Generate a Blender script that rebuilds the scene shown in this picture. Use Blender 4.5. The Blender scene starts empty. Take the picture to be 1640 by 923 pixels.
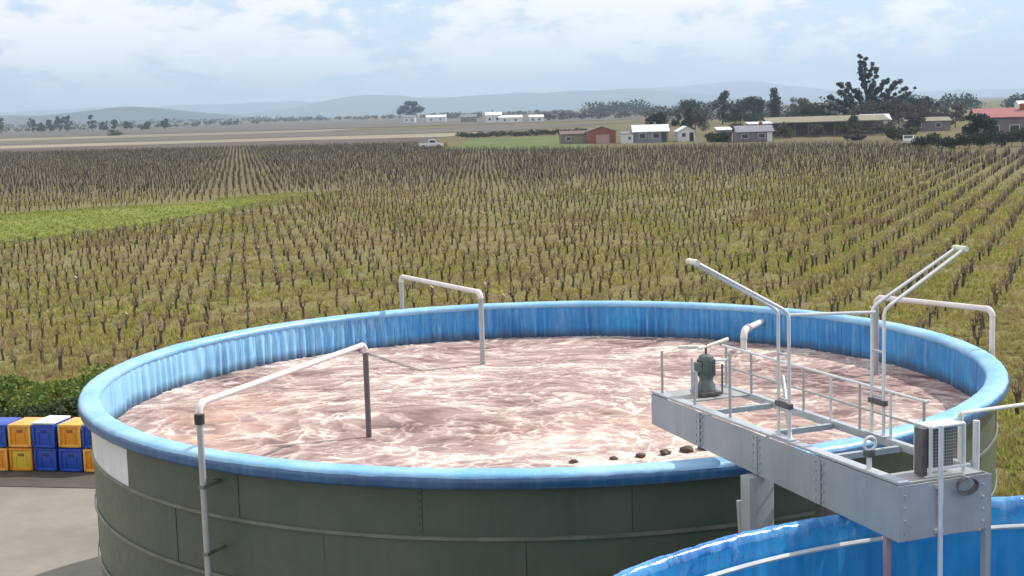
import bpy, bmesh, math, random
import numpy as np
from mathutils import Vector, Matrix

random.seed(7)
RNG = np.random.default_rng(7)
scene = bpy.context.scene
COL = scene.collection
R = math.radians

# ------------------------------------------------------------------ camera
CAM_Z = 7.0
cam_data = bpy.data.cameras.new("camera")
cam = bpy.data.objects.new("camera", cam_data)
COL.objects.link(cam)
cam_data.sensor_width = 36.0
cam_data.lens = 36.0 * 2270.0 / 1640.0
cam_data.clip_start = 0.1
cam_data.clip_end = 60000.0
cam.matrix_world = (Matrix.Translation((0, 0, CAM_Z))
                    @ Matrix.Rotation(R(90 - 7.16), 4, 'X')
                    @ Matrix.Rotation(R(-1.7), 4, 'Z'))
scene.camera = cam

# ------------------------------------------------------------------ light
SUN_EL, SUN_AZ = R(48), R(69)          # azimuth clockwise from +Y (the view)
scene.view_settings.view_transform = 'Standard'
scene.view_settings.look = 'None'
scene.view_settings.exposure = 0.30
scene.view_settings.gamma = 1.0

sun_data = bpy.data.lights.new("sun", 'SUN')
sun_data.energy = 3.9
sun_data.angle = R(0.53)
sun_data.color = (1.0, 0.955, 0.89)
sun = bpy.data.objects.new("sun", sun_data)
COL.objects.link(sun)
sdir = Vector((math.sin(SUN_AZ) * math.cos(SUN_EL), math.cos(SUN_AZ) * math.cos(SUN_EL), math.sin(SUN_EL)))
sun.rotation_euler = sdir.to_track_quat('Z', 'Y').to_euler()
sun.location = (60, 20, 60)

world = bpy.data.worlds.new("World")
scene.world = world
world.use_nodes = True


def nd(nt, typ, **kw):
    n = nt.nodes.new(typ)
    for k, v in kw.items():
        if k.startswith('i_'):
            key = k[2:]
            key = int(key) if key.isdigit() else key.replace('_', ' ')
            n.inputs[key].default_value = v
        else:
            setattr(n, k, v)
    return n


def ramp(nt, fac, stops, interp='LINEAR'):
    n = nt.nodes.new('ShaderNodeValToRGB')
    n.color_ramp.interpolation = interp
    el = n.color_ramp.elements
    while len(el) < len(stops):
        el.new(0.5)
    for e, (p, c) in zip(el, stops):
        e.position = p
        e.color = (c[0], c[1], c[2], 1) if len(c) == 3 else c
    nt.links.new(fac, n.inputs['Fac'])
    return n.outputs['Color']


def mixc(nt, fac, a, b, mode='MIX'):
    n = nt.nodes.new('ShaderNodeMix')
    n.data_type = 'RGBA'
    n.blend_type = mode
    for sock, v in ((0, fac), (6, a), (7, b)):
        if hasattr(v, 'links') or hasattr(v, 'is_linked'):
            nt.links.new(v, n.inputs[sock])
        elif sock == 0:
            n.inputs[0].default_value = v
        else:
            n.inputs[sock].default_value = (v[0], v[1], v[2], 1)
    return n.outputs[2]


def math_n(nt, op, a, b=None, c=None, clamp=False):
    n = nt.nodes.new('ShaderNodeMath')
    n.operation = op
    n.use_clamp = clamp
    for i, v in enumerate((a, b, c)):
        if v is None:
            continue
        if isinstance(v, (int, float)):
            n.inputs[i].default_value = v
        else:
            nt.links.new(v, n.inputs[i])
    return n.outputs[0]


def build_world():
    nt = world.node_tree
    nt.nodes.clear()
    out = nd(nt, 'ShaderNodeOutputWorld')
    bg = nd(nt, 'ShaderNodeBackground')
    bg.inputs['Strength'].default_value = 0.13
    sky = nd(nt, 'ShaderNodeTexSky')
    sky.sky_type = 'NISHITA'
    sky.sun_disc = False
    sky.sun_elevation = SUN_EL
    sky.sun_rotation = SUN_AZ
    sky.altitude = 100
    sky.air_density = 1.0
    sky.dust_density = 0.6
    sky.ozone_density = 2.0
    tc = nd(nt, 'ShaderNodeTexCoord')
    # fair weather cloud: direction stretched so that banks lie level
    mp = nd(nt, 'ShaderNodeMapping')
    mp.inputs['Scale'].default_value = (1.0, 1.0, 2.6)
    mp.inputs['Location'].default_value = (0.37, 0.1, 0.21)
    nt.links.new(tc.outputs['Generated'], mp.inputs['Vector'])
    n1 = nd(nt, 'ShaderNodeTexNoise', i_Scale=8.0, i_Detail=7.0, i_Roughness=0.56, i_Distortion=0.3)
    n2 = nd(nt, 'ShaderNodeTexNoise', i_Scale=24.0, i_Detail=7.0, i_Roughness=0.62, i_Distortion=0.2)
    nt.links.new(mp.outputs[0], n1.inputs['Vector'])
    nt.links.new(mp.outputs[0], n2.inputs['Vector'])
    sep = nd(nt, 'ShaderNodeSeparateXYZ')
    nt.links.new(tc.outputs['Generated'], sep.inputs[0])
    # the bank thins out to the right of the view and high up
    lean = math_n(nt, 'MULTIPLY_ADD', sep.outputs['X'], -0.10, 0.045)
    s = math_n(nt, 'MULTIPLY_ADD', n2.outputs['Fac'], 0.56, math_n(nt, 'MULTIPLY', n1.outputs['Fac'], 0.66))
    s = math_n(nt, 'ADD', s, lean)
    cov = ramp(nt, s, [(0.545, (0, 0, 0)), (0.60, (0.45, 0.45, 0.45)), (0.655, (0.97, 0.97, 0.97))], 'EASE')
    shade = ramp(nt, s, [(0.54, (5.6, 6.1, 7.0)), (0.60, (6.1, 6.35, 7.0)), (0.65, (7.2, 7.2, 7.4)), (0.71, (8.2, 8.0, 7.9))])
    # pale band near the horizon
    hz = ramp(nt, sep.outputs['Z'], [(0.0, (0.8, 0.8, 0.8)), (0.07, (0.62, 0.62, 0.62)), (0.18, (0.25, 0.25, 0.25)), (0.5, (0, 0, 0))])
    base = mixc(nt, hz, sky.outputs[0], (3.9, 5.45, 7.3))
    col = mixc(nt, cov, base, shade)
    nt.links.new(col, bg.inputs['Color'])
    nt.links.new(bg.outputs[0], out.inputs['Surface'])


build_world()


# ------------------------------------------------------------------ helpers
def tag(o, label=None, cat=None, group=None, kind=None):
    if label:
        o['label'] = label
    if cat:
        o['category'] = cat
    if group:
        o['group'] = group
    if kind:
        o['kind'] = kind
    return o


def thing(name, label, cat, loc=(0, 0, 0), rotz=0.0, group=None):
    o = bpy.data.objects.new(name, None)
    o.empty_display_size = 0.3
    COL.objects.link(o)
    o.location = loc
    o.rotation_euler = (0, 0, rotz)
    return tag(o, label, cat, group)


def copy_tree(o, parent=None):
    c = o.copy()
    COL.objects.link(c)
    if parent is not None:
        c.parent = parent
    for ch in list(o.children):
        copy_tree(ch, c)
    return c


class MB:
    """collects simple shapes into one mesh"""

    def __init__(self):
        self.v = []
        self.f = []
        self.sm = []

    def add(self, vs, fs, smooth=False, M=None):
        b = len(self.v)
        if M is not None:
            vs = [M @ Vector(p) for p in vs]
        self.v += [tuple(p) for p in vs]
        self.f += [tuple(b + i for i in f) for f in fs]
        self.sm += [smooth] * len(fs)
        return self

    def box(self, c, s, rotz=0.0, bev=0.0, M=None):
        x, y, z = s[0] / 2, s[1] / 2, s[2] / 2
        Mt = Matrix.Translation(c) @ Matrix.Rotation(rotz, 4, 'Z')
        if M is not None:
            Mt = M @ Mt
        if bev <= 0:
            vs = [(-x, -y, -z), (x, -y, -z), (x, y, -z), (-x, y, -z), (-x, -y, z), (x, -y, z), (x, y, z), (-x, y, z)]
            fs = [(0, 3, 2, 1), (4, 5, 6, 7), (0, 1, 5, 4), (1, 2, 6, 5), (2, 3, 7, 6), (3, 0, 4, 7)]
            return self.add(vs, fs, False, Mt)
        bm = bmesh.new()
        bmesh.ops.create_cube(bm, size=1.0)
        for v in bm.verts:
            v.co = Vector((v.co.x * s[0], v.co.y * s[1], v.co.z * s[2]))
        bmesh.ops.bevel(bm, geom=list(bm.edges), offset=bev, segments=2, affect='EDGES', profile=0.6)
        bm.verts.index_update()
        vs = [v.co.copy() for v in bm.verts]
        fs = [[v.index for v in f.verts] for f in bm.faces]
        bm.free()
        return self.add(vs, fs, False, Mt)

    def tube(self, pts, r, n=8, caps=True, M=None):
        pts = [Vector(p) for p in pts]
        rs = list(r) if hasattr(r, '__len__') else [r] * len(pts)
        vs, fs = [], []
        prev = None
        for i, p in enumerate(pts):
            if i == 0:
                t = pts[1] - p
            elif i == len(pts) - 1:
                t = p - pts[i - 1]
            else:
                t = (pts[i + 1] - p).normalized() + (p - pts[i - 1]).normalized()
            t.normalize()
            if prev is None:
                a = Vector((0, 0, 1)) if abs(t.z) < 0.9 else Vector((1, 0, 0))
                u = t.cross(a).normalized()
            else:
                u = (prev - t * prev.dot(t)).normalized()
            prev = u
            w = t.cross(u)
            for k in range(n):
                an = 2 * math.pi * k / n
                vs.append(p + (u * math.cos(an) + w * math.sin(an)) * rs[i])
        for i in range(len(pts) - 1):
            for k in range(n):
                k2 = (k + 1) % n
                fs.append((i * n + k, i * n + k2, (i + 1) * n + k2, (i + 1) * n + k))
        if caps:
            fs.append(tuple(range(n - 1, -1, -1)))
            fs.append(tuple((len(pts) - 1) * n + k for k in range(n)))
        return self.add(vs, fs, True, M)

    def lathe(self, prof, n=48, c=(0, 0, 0), a0=0.0, a1=2 * math.pi, closed=False, M=None):
        full = abs(a1 - a0 - 2 * math.pi) < 1e-6
        m = n if full else n + 1
        vs, fs = [], []
        for k in range(m):
            a = a0 + (a1 - a0) * k / n
            for (r, z) in prof:
                vs.append((c[0] + r * math.sin(a), c[1] + r * math.cos(a), c[2] + z))
        P = len(prof)
        for k in range(n):
            k2 = (k + 1) % m
            for j in range(P if closed else P - 1):
                j2 = (j + 1) % P
                fs.append((k * P + j, k2 * P + j, k2 * P + j2, k * P + j2))
        if closed and not full:
            fs.append(tuple(range(P)))
            fs.append(tuple(n * P + j for j in range(P - 1, -1, -1)))
        return self.add(vs, fs, True, M)

    def prism(self, poly, d0, d1, axis='Y', M=None):
        """polygon in (a, z) extruded along an axis"""
        n = len(poly)
        if axis == 'Y':
            vs = [(a, d0, z) for a, z in poly] + [(a, d1, z) for a, z in poly]
        elif axis == 'X':
            vs = [(d0, a, z) for a, z in poly] + [(d1, a, z) for a, z in poly]
        else:
            vs = [(a, z, d0) for a, z in poly] + [(a, z, d1) for a, z in poly]
        fs = [tuple(range(n)), tuple(range(2 * n - 1, n - 1, -1))]
        for i in range(n):
            j = (i + 1) % n
            fs.append((i, n + i, n + j, j))
        return self.add(vs, fs, False, M)

    def build(self, name, mat, parent=None, loc=None, angle=None):
        me = bpy.data.meshes.new(name)
        me.from_pydata(self.v, [], self.f)
        me.polygons.foreach_set('use_smooth', np.array(self.sm, dtype=bool))
        bm = bmesh.new()
        bm.from_mesh(me)
        bmesh.ops.recalc_face_normals(bm, faces=bm.faces)
        bm.to_mesh(me)
        bm.free()
        try:
            me.set_sharp_from_angle(angle=R(angle or 40))
        except Exception:
            pass
        me.materials.append(mat)
        o = bpy.data.objects.new(name, me)
        COL.objects.link(o)
        if parent is not None:
            o.parent = parent
        if loc is not None:
            o.location = loc
        return o


def np_mesh(name, V, F, mat, parent=None, smooth=False, attrs=None):
    """V (n,3), F (m,k) numpy -> object"""
    me = bpy.data.meshes.new(name)
    k = F.shape[1]
    me.vertices.add(len(V))
    me.vertices.foreach_set('co', np.ascontiguousarray(V, dtype=np.float32).ravel())
    me.loops.add(F.size)
    me.loops.foreach_set('vertex_index', np.ascontiguousarray(F, dtype=np.int32).ravel())
    me.polygons.add(len(F))
    me.polygons.foreach_set('loop_start', np.arange(0, F.size, k, dtype=np.int32))
    me.polygons.foreach_set('loop_total', np.full(len(F), k, dtype=np.int32))
    me.polygons.foreach_set('use_smooth', np.full(len(F), smooth, dtype=bool))
    me.update(calc_edges=True)
    me.validate()
    for an, av in (attrs or {}).items():
        a = me.attributes.new(an, 'FLOAT', 'POINT')
        a.data.foreach_set('value', np.ascontiguousarray(av, dtype=np.float32))
    me.materials.append(mat)
    o = bpy.data.objects.new(name, me)
    COL.objects.link(o)
    if parent is not None:
        o.parent = parent
    return o


_tab = RNG.random((256, 256))


def vnoise(x, y):
    xi = np.floor(x).astype(int)
    yi = np.floor(y).astype(int)
    fx, fy = x - xi, y - yi
    fx = fx * fx * (3 - 2 * fx)
    fy = fy * fy * (3 - 2 * fy)
    g = lambda a, b: _tab[a & 255, b & 255]
    return (g(xi, yi) * (1 - fx) + g(xi + 1, yi) * fx) * (1 - fy) + (g(xi, yi + 1) * (1 - fx) + g(xi + 1, yi + 1) * fx) * fy


def fbm(x, y, o=4, gain=0.5):
    s, a, t = 0, 1.0, 0
    for i in range(o):
        s = s + a * vnoise(x * 2 ** i + 17.3 * i, y * 2 ** i + 9.1 * i)
        t += a
        a *= gain
    return s / t


# ------------------------------------------------------------------ materials
def new_mat(name):
    m = bpy.data.materials.new(name)
    m.use_nodes = True
    nt = m.node_tree
    b = nt.nodes['Principled BSDF']
    return m, nt, b


def bump(nt, b, h, strength=0.3, dist=0.02):
    n = nd(nt, 'ShaderNodeBump')
    n.inputs['Strength'].default_value = strength
    n.inputs['Distance'].default_value = dist
    nt.links.new(h, n.inputs['Height'])
    nt.links.new(n.outputs[0], b.inputs['Normal'])


def noise_n(nt, scale, detail=4, rough=0.55, vec=None, dist=0.0, mscale=None):
    tc = nd(nt, 'ShaderNodeTexCoord')
    v = vec or tc.outputs['Object']
    if mscale:
        mp = nd(nt, 'ShaderNodeMapping')
        mp.inputs['Scale'].default_value = mscale
        nt.links.new(v, mp.inputs[0])
        v = mp.outputs[0]
    n = nd(nt, 'ShaderNodeTexNoise', i_Scale=scale, i_Detail=detail, i_Roughness=rough, i_Distortion=dist)
    nt.links.new(v, n.inputs['Vector'])
    return n.outputs['Fac']


def weathered(name, col, col2, rough=0.5, metal=0.0, scale=2.0, spec=0.5, bumps=0.1, streak=True, dirt=0.35, dirtcol=(0.12, 0.10, 0.08)):
    """painted / metal / plastic surface with mottling and run-down dirt"""
    m, nt, b = new_mat(name)
    f = noise_n(nt, scale, 6, 0.6)
    c = mixc(nt, ramp(nt, f, [(0.35, (0, 0, 0)), (0.68, (1, 1, 1))]), col, col2)
    if streak:
        g = noise_n(nt, scale * 2.2, 5, 0.62, mscale=(3.0, 3.0, 0.25))
        c = mixc(nt, math_n(nt, 'MULTIPLY', ramp(nt, g, [(0.52, (0, 0, 0)), (0.75, (1, 1, 1))]), dirt), c, dirtcol)
    nt.links.new(c, b.inputs['Base Color'])
    b.inputs['Metallic'].default_value = metal
    r = noise_n(nt, scale * 5, 3)
    nt.links.new(math_n(nt, 'MULTIPLY_ADD', r, 0.25, rough - 0.12), b.inputs['Roughness'])
    b.inputs['Specular IOR Level'].default_value = spec
    bump(nt, b, noise_n(nt, scale * 9, 4), bumps, 0.01)
    return m


def island_mat(name, stops, rough=0.8, trans=0.0, patch=None, patch_scale=0.05):
    """foliage and twigs: every piece has a tone of its own"""
    m, nt, b = new_mat(name)
    g = nd(nt, 'ShaderNodeNewGeometry')
    c = ramp(nt, g.outputs['Random Per Island'], stops)
    if patch:
        tc = nd(nt, 'ShaderNodeNewGeometry')
        f = noise_n(nt, patch_scale, 4, 0.6, vec=tc.outputs['Position'])
        c = mixc(nt, ramp(nt, f, [(0.42, (0, 0, 0)), (0.62, (0.8, 0.8, 0.8))]), c, patch)
    nt.links.new(c, b.inputs['Base Color'])
    b.inputs['Roughness'].default_value = rough
    b.inputs['Specular IOR Level'].default_value = 0.25
    if trans > 0:
        t = nd(nt, 'ShaderNodeBsdfTranslucent')
        nt.links.new(c, t.inputs['Color'])
        mx = nd(nt, 'ShaderNodeMixShader')
        mx.inputs[0].default_value = trans
        out = nt.nodes['Material Output']
        nt.links.new(b.outputs[0], mx.inputs[1])
        nt.links.new(t.outputs[0], mx.inputs[2])
        nt.links.new(mx.outputs[0], out.inputs['Surface'])
    return m


M = {}


def make_materials():
    # field soil with winter weeds
    m, nt, b = new_mat('field_soil')
    g = nd(nt, 'ShaderNodeNewGeometry')
    pos = g.outputs['Position']
    big = noise_n(nt, 0.018, 5, 0.6, vec=pos)
    mid = noise_n(nt, 0.16, 6, 0.65, vec=pos)
    fine = noise_n(nt, 1.7, 6, 0.7, vec=pos)
    c = ramp(nt, mid, [(0.30, (0.142, 0.105, 0.065)), (0.43, (0.230, 0.182, 0.084)), (0.52, (0.223, 0.223, 0.061)), (0.60, (0.311, 0.263, 0.101)), (0.72, (0.338, 0.223, 0.128))])
    far = ramp(nt, big, [(0.38, (0.112, 0.102, 0.050)), (0.5, (0.100, 0.080, 0.058)), (0.62, (0.088, 0.066, 0.058))])
    sp = nd(nt, 'ShaderNodeSeparateXYZ')
    nt.links.new(pos, sp.inputs[0])
    # the block beyond the bank was tilled: bare brown earth
    till = nd(nt, 'ShaderNodeMapRange', i_From_Min=95.0, i_From_Max=170.0, i_To_Min=0.35, i_To_Max=0.9)
    nt.links.new(math_n(nt, 'MULTIPLY_ADD', big, 60.0, math_n(nt, 'ADD', sp.outputs['Y'], -30.0)), till.inputs[0])
    c = mixc(nt, till.outputs[0], c, far)
    c = mixc(nt, ramp(nt, fine, [(0.40, (0, 0, 0)), (0.62, (0.750, 0.750, 0.750))]), c, (0.190, 0.165, 0.058))
    c = mixc(nt, ramp(nt, noise_n(nt, 5.0, 4, 0.7, vec=pos), [(0.47, (0, 0, 0)), (0.68, (0.800, 0.800, 0.800))]), c, (0.070, 0.054, 0.036))
    nt.links.new(c, b.inputs['Base Color'])
    b.inputs['Roughness'].default_value = 0.95
    b.inputs['Specular IOR Level'].default_value = 0.1
    bump(nt, b, fine, 0.6, 0.12)
    M['field'] = m

    def sheet(name, c1, c2, c3, sc=0.3, ms=None):
        m, nt, b = new_mat(name)
        g = nd(nt, 'ShaderNodeNewGeometry')
        f = noise_n(nt, sc, 6, 0.65, vec=g.outputs['Position'], mscale=ms)
        f2 = noise_n(nt, sc * 9, 5, 0.65, vec=g.outputs['Position'])
        c = ramp(nt, f, [(0.34, c1), (0.5, c2), (0.68, c3)])
        c = mixc(nt, ramp(nt, f2, [(0.35, (0, 0, 0)), (0.7, (0.5, 0.5, 0.5))]), c, c1)
        nt.links.new(c, b.inputs['Base Color'])
        b.inputs['Roughness'].default_value = 0.95
        b.inputs['Specular IOR Level'].default_value = 0.1
        bump(nt, b, f2, 0.4, 0.05)
        return m
    M['green_grass'] = sheet('green_grass', (0.14, 0.155, 0.035), (0.18, 0.195, 0.04), (0.22, 0.215, 0.06), 0.12)
    M['green_far'] = sheet('green_far', (0.085, 0.115, 0.04), (0.11, 0.14, 0.05), (0.15, 0.16, 0.07), 0.05)
    M['straw'] = sheet('straw', (0.18, 0.155, 0.11), (0.27, 0.235, 0.165), (0.36, 0.31, 0.22), 0.03, (0.15, 1.0, 1.0))
    M['fallow'] = sheet('fallow', (0.085, 0.075, 0.07), (0.125, 0.108, 0.092), (0.17, 0.155, 0.115), 0.012, (0.12, 1.0, 1.0))
    M['plough'] = sheet('plough', (0.085, 0.066, 0.058), (0.11, 0.088, 0.075), (0.13, 0.11, 0.085), 0.03)
    M['pad'] = sheet('pad', (0.205, 0.19, 0.16), (0.255, 0.235, 0.195), (0.295, 0.275, 0.235), 0.35)
    M['crate_shade'] = sheet('crate_shade', (0.085, 0.072, 0.062), (0.11, 0.095, 0.08), (0.13, 0.115, 0.10), 0.6)  # dark tone of the painted crate shadow
    M['hill'] = sheet('hill', (0.030, 0.040, 0.034), (0.05, 0.058, 0.045), (0.085, 0.085, 0.06), 0.0016)

    # blue vinyl liner
    def vinyl(name, c1, c2, rough, dusty):
        m, nt, b = new_mat(name)
        f = noise_n(nt, 1.6, 6, 0.6)
        st = noise_n(nt, 5.0, 6, 0.7, mscale=(2.6, 2.6, 0.22))
        c = mixc(nt, ramp(nt, f, [(0.35, (0, 0, 0)), (0.66, (1, 1, 1))]), c1, c2)
        c = mixc(nt, math_n(nt, 'MULTIPLY', ramp(nt, st, [(0.48, (0, 0, 0)), (0.72, (1, 1, 1))]), dusty), c, (0.34, 0.55, 0.72))
        if name == 'liner':       # darker band along the foot, ragged along its top
            tcx = nd(nt, 'ShaderNodeTexCoord')
            sx = nd(nt, 'ShaderNodeSeparateXYZ')
            nt.links.new(tcx.outputs['Object'], sx.inputs[0])
            lv = math_n(nt, 'MULTIPLY_ADD', noise_n(nt, 2.5, 5, 0.65, mscale=(1, 1, 0.2)), 0.22, sx.outputs['Z'])
            # sunlight on the left wall, painted in as pale upright streaks
            lit_side = nd(nt, 'ShaderNodeMapRange', i_From_Min=-5.6, i_From_Max=-0.6, i_To_Min=0.30, i_To_Max=-0.1)
            nt.links.new(sx.outputs['X'], lit_side.inputs[0])
            lit_streaks = noise_n(nt, 7.0, 6, 0.7, mscale=(2.8, 2.8, 0.16))
            lit_mask = ramp(nt, math_n(nt, 'ADD', lit_streaks, lit_side.outputs[0]), [(0.50, (0, 0, 0)), (0.78, (0.85, 0.85, 0.85))])
            c = mixc(nt, lit_mask, c, (0.36, 0.66, 0.86))
            foot_band = nd(nt, 'ShaderNodeMapRange', i_From_Min=3.13, i_From_Max=3.26, i_To_Min=0.85, i_To_Max=0.0)
            nt.links.new(lv, foot_band.inputs[0])
            c = mixc(nt, foot_band.outputs[0], c, (0.035, 0.075, 0.13))
        nt.links.new(c, b.inputs['Base Color'])
        b.inputs['Roughness'].default_value = rough
        b.inputs['Specular IOR Level'].default_value = 0.85
        bump(nt, b, noise_n(nt, 9.0, 5, 0.6, mscale=(1.0, 1.0, 0.3)), 0.35, 0.03)
        return m
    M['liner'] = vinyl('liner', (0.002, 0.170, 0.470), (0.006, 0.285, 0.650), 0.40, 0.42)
    M['liner_deep'] = vinyl('liner_deep', (0.003, 0.20, 0.50), (0.012, 0.31, 0.66), 0.42, 0.18)
    M['rim_blue'] = vinyl('rim_blue', (0.14, 0.40, 0.68), (0.30, 0.54, 0.76), 0.40, 0.5)
    M['rim_cloth'] = vinyl('rim_cloth', (0.008, 0.13, 0.42), (0.08, 0.32, 0.62), 0.20, 0.5)
    M['skirt'] = vinyl('skirt', (0.005, 0.060, 0.17), (0.010, 0.09, 0.24), 0.35, 0.15)  # same vinyl as the rim, darkened to stand for its shade

    M['steel_green'] = weathered('steel_green', (0.058, 0.084, 0.062), (0.080, 0.104, 0.078), 0.40, 0.0, 1.3, 0.45, 0.06, True, 0.35, (0.065, 0.062, 0.05))
    ntw = M['steel_green'].node_tree
    bw = ntw.nodes['Principled BSDF']
    bump(ntw, bw, math_n(ntw, 'MULTIPLY_ADD', noise_n(ntw, 1.1, 3, 0.5), 4.0, noise_n(ntw, 14.0, 4)), 0.35, 0.012)
    old = bw.inputs['Base Color'].links[0].from_socket
    run = noise_n(ntw, 6.5, 6, 0.7, mscale=(2.4, 2.4, 0.10))
    runs = ramp(ntw, run, [(0.58, (0, 0, 0)), (0.76, (0.25, 0.25, 0.25))])
    ntw.links.new(mixc(ntw, runs, old, (0.15, 0.155, 0.13)), bw.inputs['Base Color'])
    M['steel_pale'] = weathered('steel_pale', (0.60, 0.60, 0.60), (0.72, 0.71, 0.70), 0.45, 0.0, 2.0, 0.5, 0.05, True, 0.25, (0.38, 0.35, 0.38))
    M['hoop'] = weathered('hoop', (0.12, 0.14, 0.11), (0.19, 0.21, 0.17), 0.4, 0.2, 3.0)
    M['dark_joint'] = weathered('dark_joint', (0.035, 0.04, 0.034), (0.05, 0.055, 0.045), 0.6)
    M['galv'] = weathered('galv', (0.40, 0.43, 0.45), (0.52, 0.55, 0.57), 0.45, 0.35, 3.5, 0.5, 0.05, True, 0.35, (0.25, 0.25, 0.26))
    M['galv_bright'] = weathered('galv_bright', (0.62, 0.63, 0.63), (0.74, 0.74, 0.73), 0.4, 0.25, 5.0, 0.5, 0.04, True, 0.25, (0.36, 0.33, 0.30))
    M['girder'] = weathered('girder', (0.28, 0.315, 0.335), (0.36, 0.39, 0.41), 0.45, 0.10, 1.8, 0.5, 0.05, True, 0.40, (0.20, 0.215, 0.24))
    M['girder_end'] = weathered('girder_end', (0.34, 0.34, 0.355), (0.42, 0.41, 0.425), 0.45, 0.10, 2.2, 0.5, 0.05, True, 0.4, (0.26, 0.22, 0.24))
    M['deck'] = weathered('deck', (0.30, 0.30, 0.30), (0.40, 0.40, 0.39), 0.6, 0.2, 5.0, 0.4, 0.2, False)
    M['pvc'] = weathered('pvc', (0.66, 0.60, 0.57), (0.76, 0.71, 0.68), 0.35, 0.0, 4.0, 0.5, 0.03, True, 0.3, (0.42, 0.32, 0.28))
    M['pvc_grey'] = weathered('pvc_grey', (0.33, 0.33, 0.32), (0.42, 0.42, 0.41), 0.4, 0.0, 4.0, 0.5, 0.03, True, 0.3, (0.22, 0.19, 0.17))
    M['pipe_dark'] = weathered('pipe_dark', (0.085, 0.078, 0.078), (0.13, 0.12, 0.12), 0.4, 0.1, 5.0)
    M['pink_primer'] = weathered('pink_primer', (0.30, 0.19, 0.20), (0.38, 0.26, 0.26), 0.5, 0.0, 4.0)
    M['black'] = weathered('black', (0.018, 0.018, 0.02), (0.035, 0.035, 0.035), 0.5, 0.0, 4.0)
    M['motor'] = weathered('motor', (0.10, 0.125, 0.115), (0.17, 0.195, 0.18), 0.45, 0.1, 6.0)
    M['cream'] = weathered('cream', (0.68, 0.66, 0.54), (0.78, 0.76, 0.66), 0.45, 0.0, 5.0)
    M['cabinet_green'] = weathered('cabinet_green', (0.36, 0.43, 0.30), (0.43, 0.50, 0.36), 0.45, 0.0, 4.0)
    M['cabinet_dark'] = weathered('cabinet_dark', (0.085, 0.09, 0.10), (0.13, 0.135, 0.145), 0.5, 0.1, 8.0)
    M['crate_blue'] = weathered('crate_blue', (0.006, 0.045, 0.36), (0.012, 0.075, 0.45), 0.38, 0.0, 2.5, 0.5, 0.05, True, 0.2)
    M['crate_yellow'] = weathered('crate_yellow', (0.68, 0.235, 0.004), (0.72, 0.30, 0.012), 0.38, 0.0, 2.5, 0.5, 0.05, True, 0.15, (0.45, 0.18, 0.02))
    M['crate_lemon'] = weathered('crate_lemon', (0.62, 0.48, 0.03), (0.66, 0.42, 0.03), 0.38, 0.0, 2.5, 0.5, 0.05, True, 0.2, (0.40, 0.30, 0.02))
    M['crate_rim_yellow'] = weathered('crate_rim_yellow', (0.74, 0.36, 0.04), (0.78, 0.44, 0.09), 0.4, 0.0, 3.0)
    M['crate_lit_white'] = weathered('crate_lit_white', (0.74, 0.76, 0.78), (0.80, 0.80, 0.80), 0.4, 0.0, 3.0)
    M['slot'] = weathered('slot', (0.25, 0.10, 0.01), (0.30, 0.13, 0.01), 0.6, 0.0, 3.0)
    M['slot_blue'] = weathered('slot_blue', (0.004, 0.02, 0.14), (0.006, 0.03, 0.18), 0.6, 0.0, 3.0)

    # foam on the waste water
    m, nt, b = new_mat('foam')
    at = nd(nt, 'ShaderNodeAttribute')
    at.attribute_name = 'foam'
    f1 = noise_n(nt, 7.0, 7, 0.65, mscale=(0.6, 1.8, 1))
    f2 = noise_n(nt, 26.0, 6, 0.65, mscale=(0.6, 1.6, 1))
    v = math_n(nt, 'MULTIPLY_ADD', math_n(nt, 'SUBTRACT', f1, 0.5), 0.34, at.outputs['Fac'])
    v = math_n(nt, 'MULTIPLY_ADD', math_n(nt, 'SUBTRACT', f2, 0.5), 0.26, v)
    c = ramp(nt, v, [(0.00, (0.085, 0.045, 0.038)), (0.16, (0.17, 0.10, 0.088)), (0.36, (0.285, 0.190, 0.172)), (0.58, (0.385, 0.285, 0.260)), (0.78, (0.49, 0.39, 0.345)), (1.0, (0.72, 0.63, 0.55))])
    at2 = nd(nt, 'ShaderNodeAttribute')
    at2.attribute_name = 'tan'
    c = mixc(nt, at2.outputs['Fac'], c, (0.66, 0.40, 0.26), 'MIX')
    nt.links.new(c, b.inputs['Base Color'])
    nt.links.new(ramp(nt, v, [(0.05, (0.35, 0.35, 0.35)), (0.25, (0.7, 0.7, 0.7)), (0.5, (0.95, 0.95, 0.95))]), b.inputs['Roughness'])
    b.inputs['Specular IOR Level'].default_value = 0.3
    vo = nd(nt, 'ShaderNodeTexVoronoi', i_Scale=38.0)
    tcv = nd(nt, 'ShaderNodeTexCoord')
    nt.links.new(tcv.outputs['Object'], vo.inputs['Vector'])
    hh = math_n(nt, 'MULTIPLY_ADD', vo.outputs['Distance'], -0.5, f2)
    bump(nt, b, hh, 0.4, 0.02)
    M['foam'] = m
    M['lump'] = weathered('lump', (0.055, 0.03, 0.025), (0.10, 0.055, 0.045), 0.6, 0.0, 6.0, 0.3, 0.5)

    # plants
    M['vine_trunk'] = island_mat('vine_trunk', [(0, (0.035, 0.026, 0.020)), (0.6, (0.065, 0.048, 0.036)), (1, (0.11, 0.085, 0.066))], 0.9)
    M['vine_cane'] = island_mat('vine_cane', [(0, (0.10, 0.070, 0.05)), (0.35, (0.19, 0.135, 0.09)), (0.62, (0.30, 0.23, 0.14)), (0.72, (0.34, 0.18, 0.07)), (0.8, (0.34, 0.29, 0.19)), (1, (0.42, 0.38, 0.29))], 0.85)
    M['vine_far'] = island_mat('vine_far', [(0, (0.030, 0.022, 0.019)), (0.35, (0.058, 0.043, 0.036)), (0.6, (0.12, 0.092, 0.066)), (1, (0.30, 0.25, 0.17))], 0.9)
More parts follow.
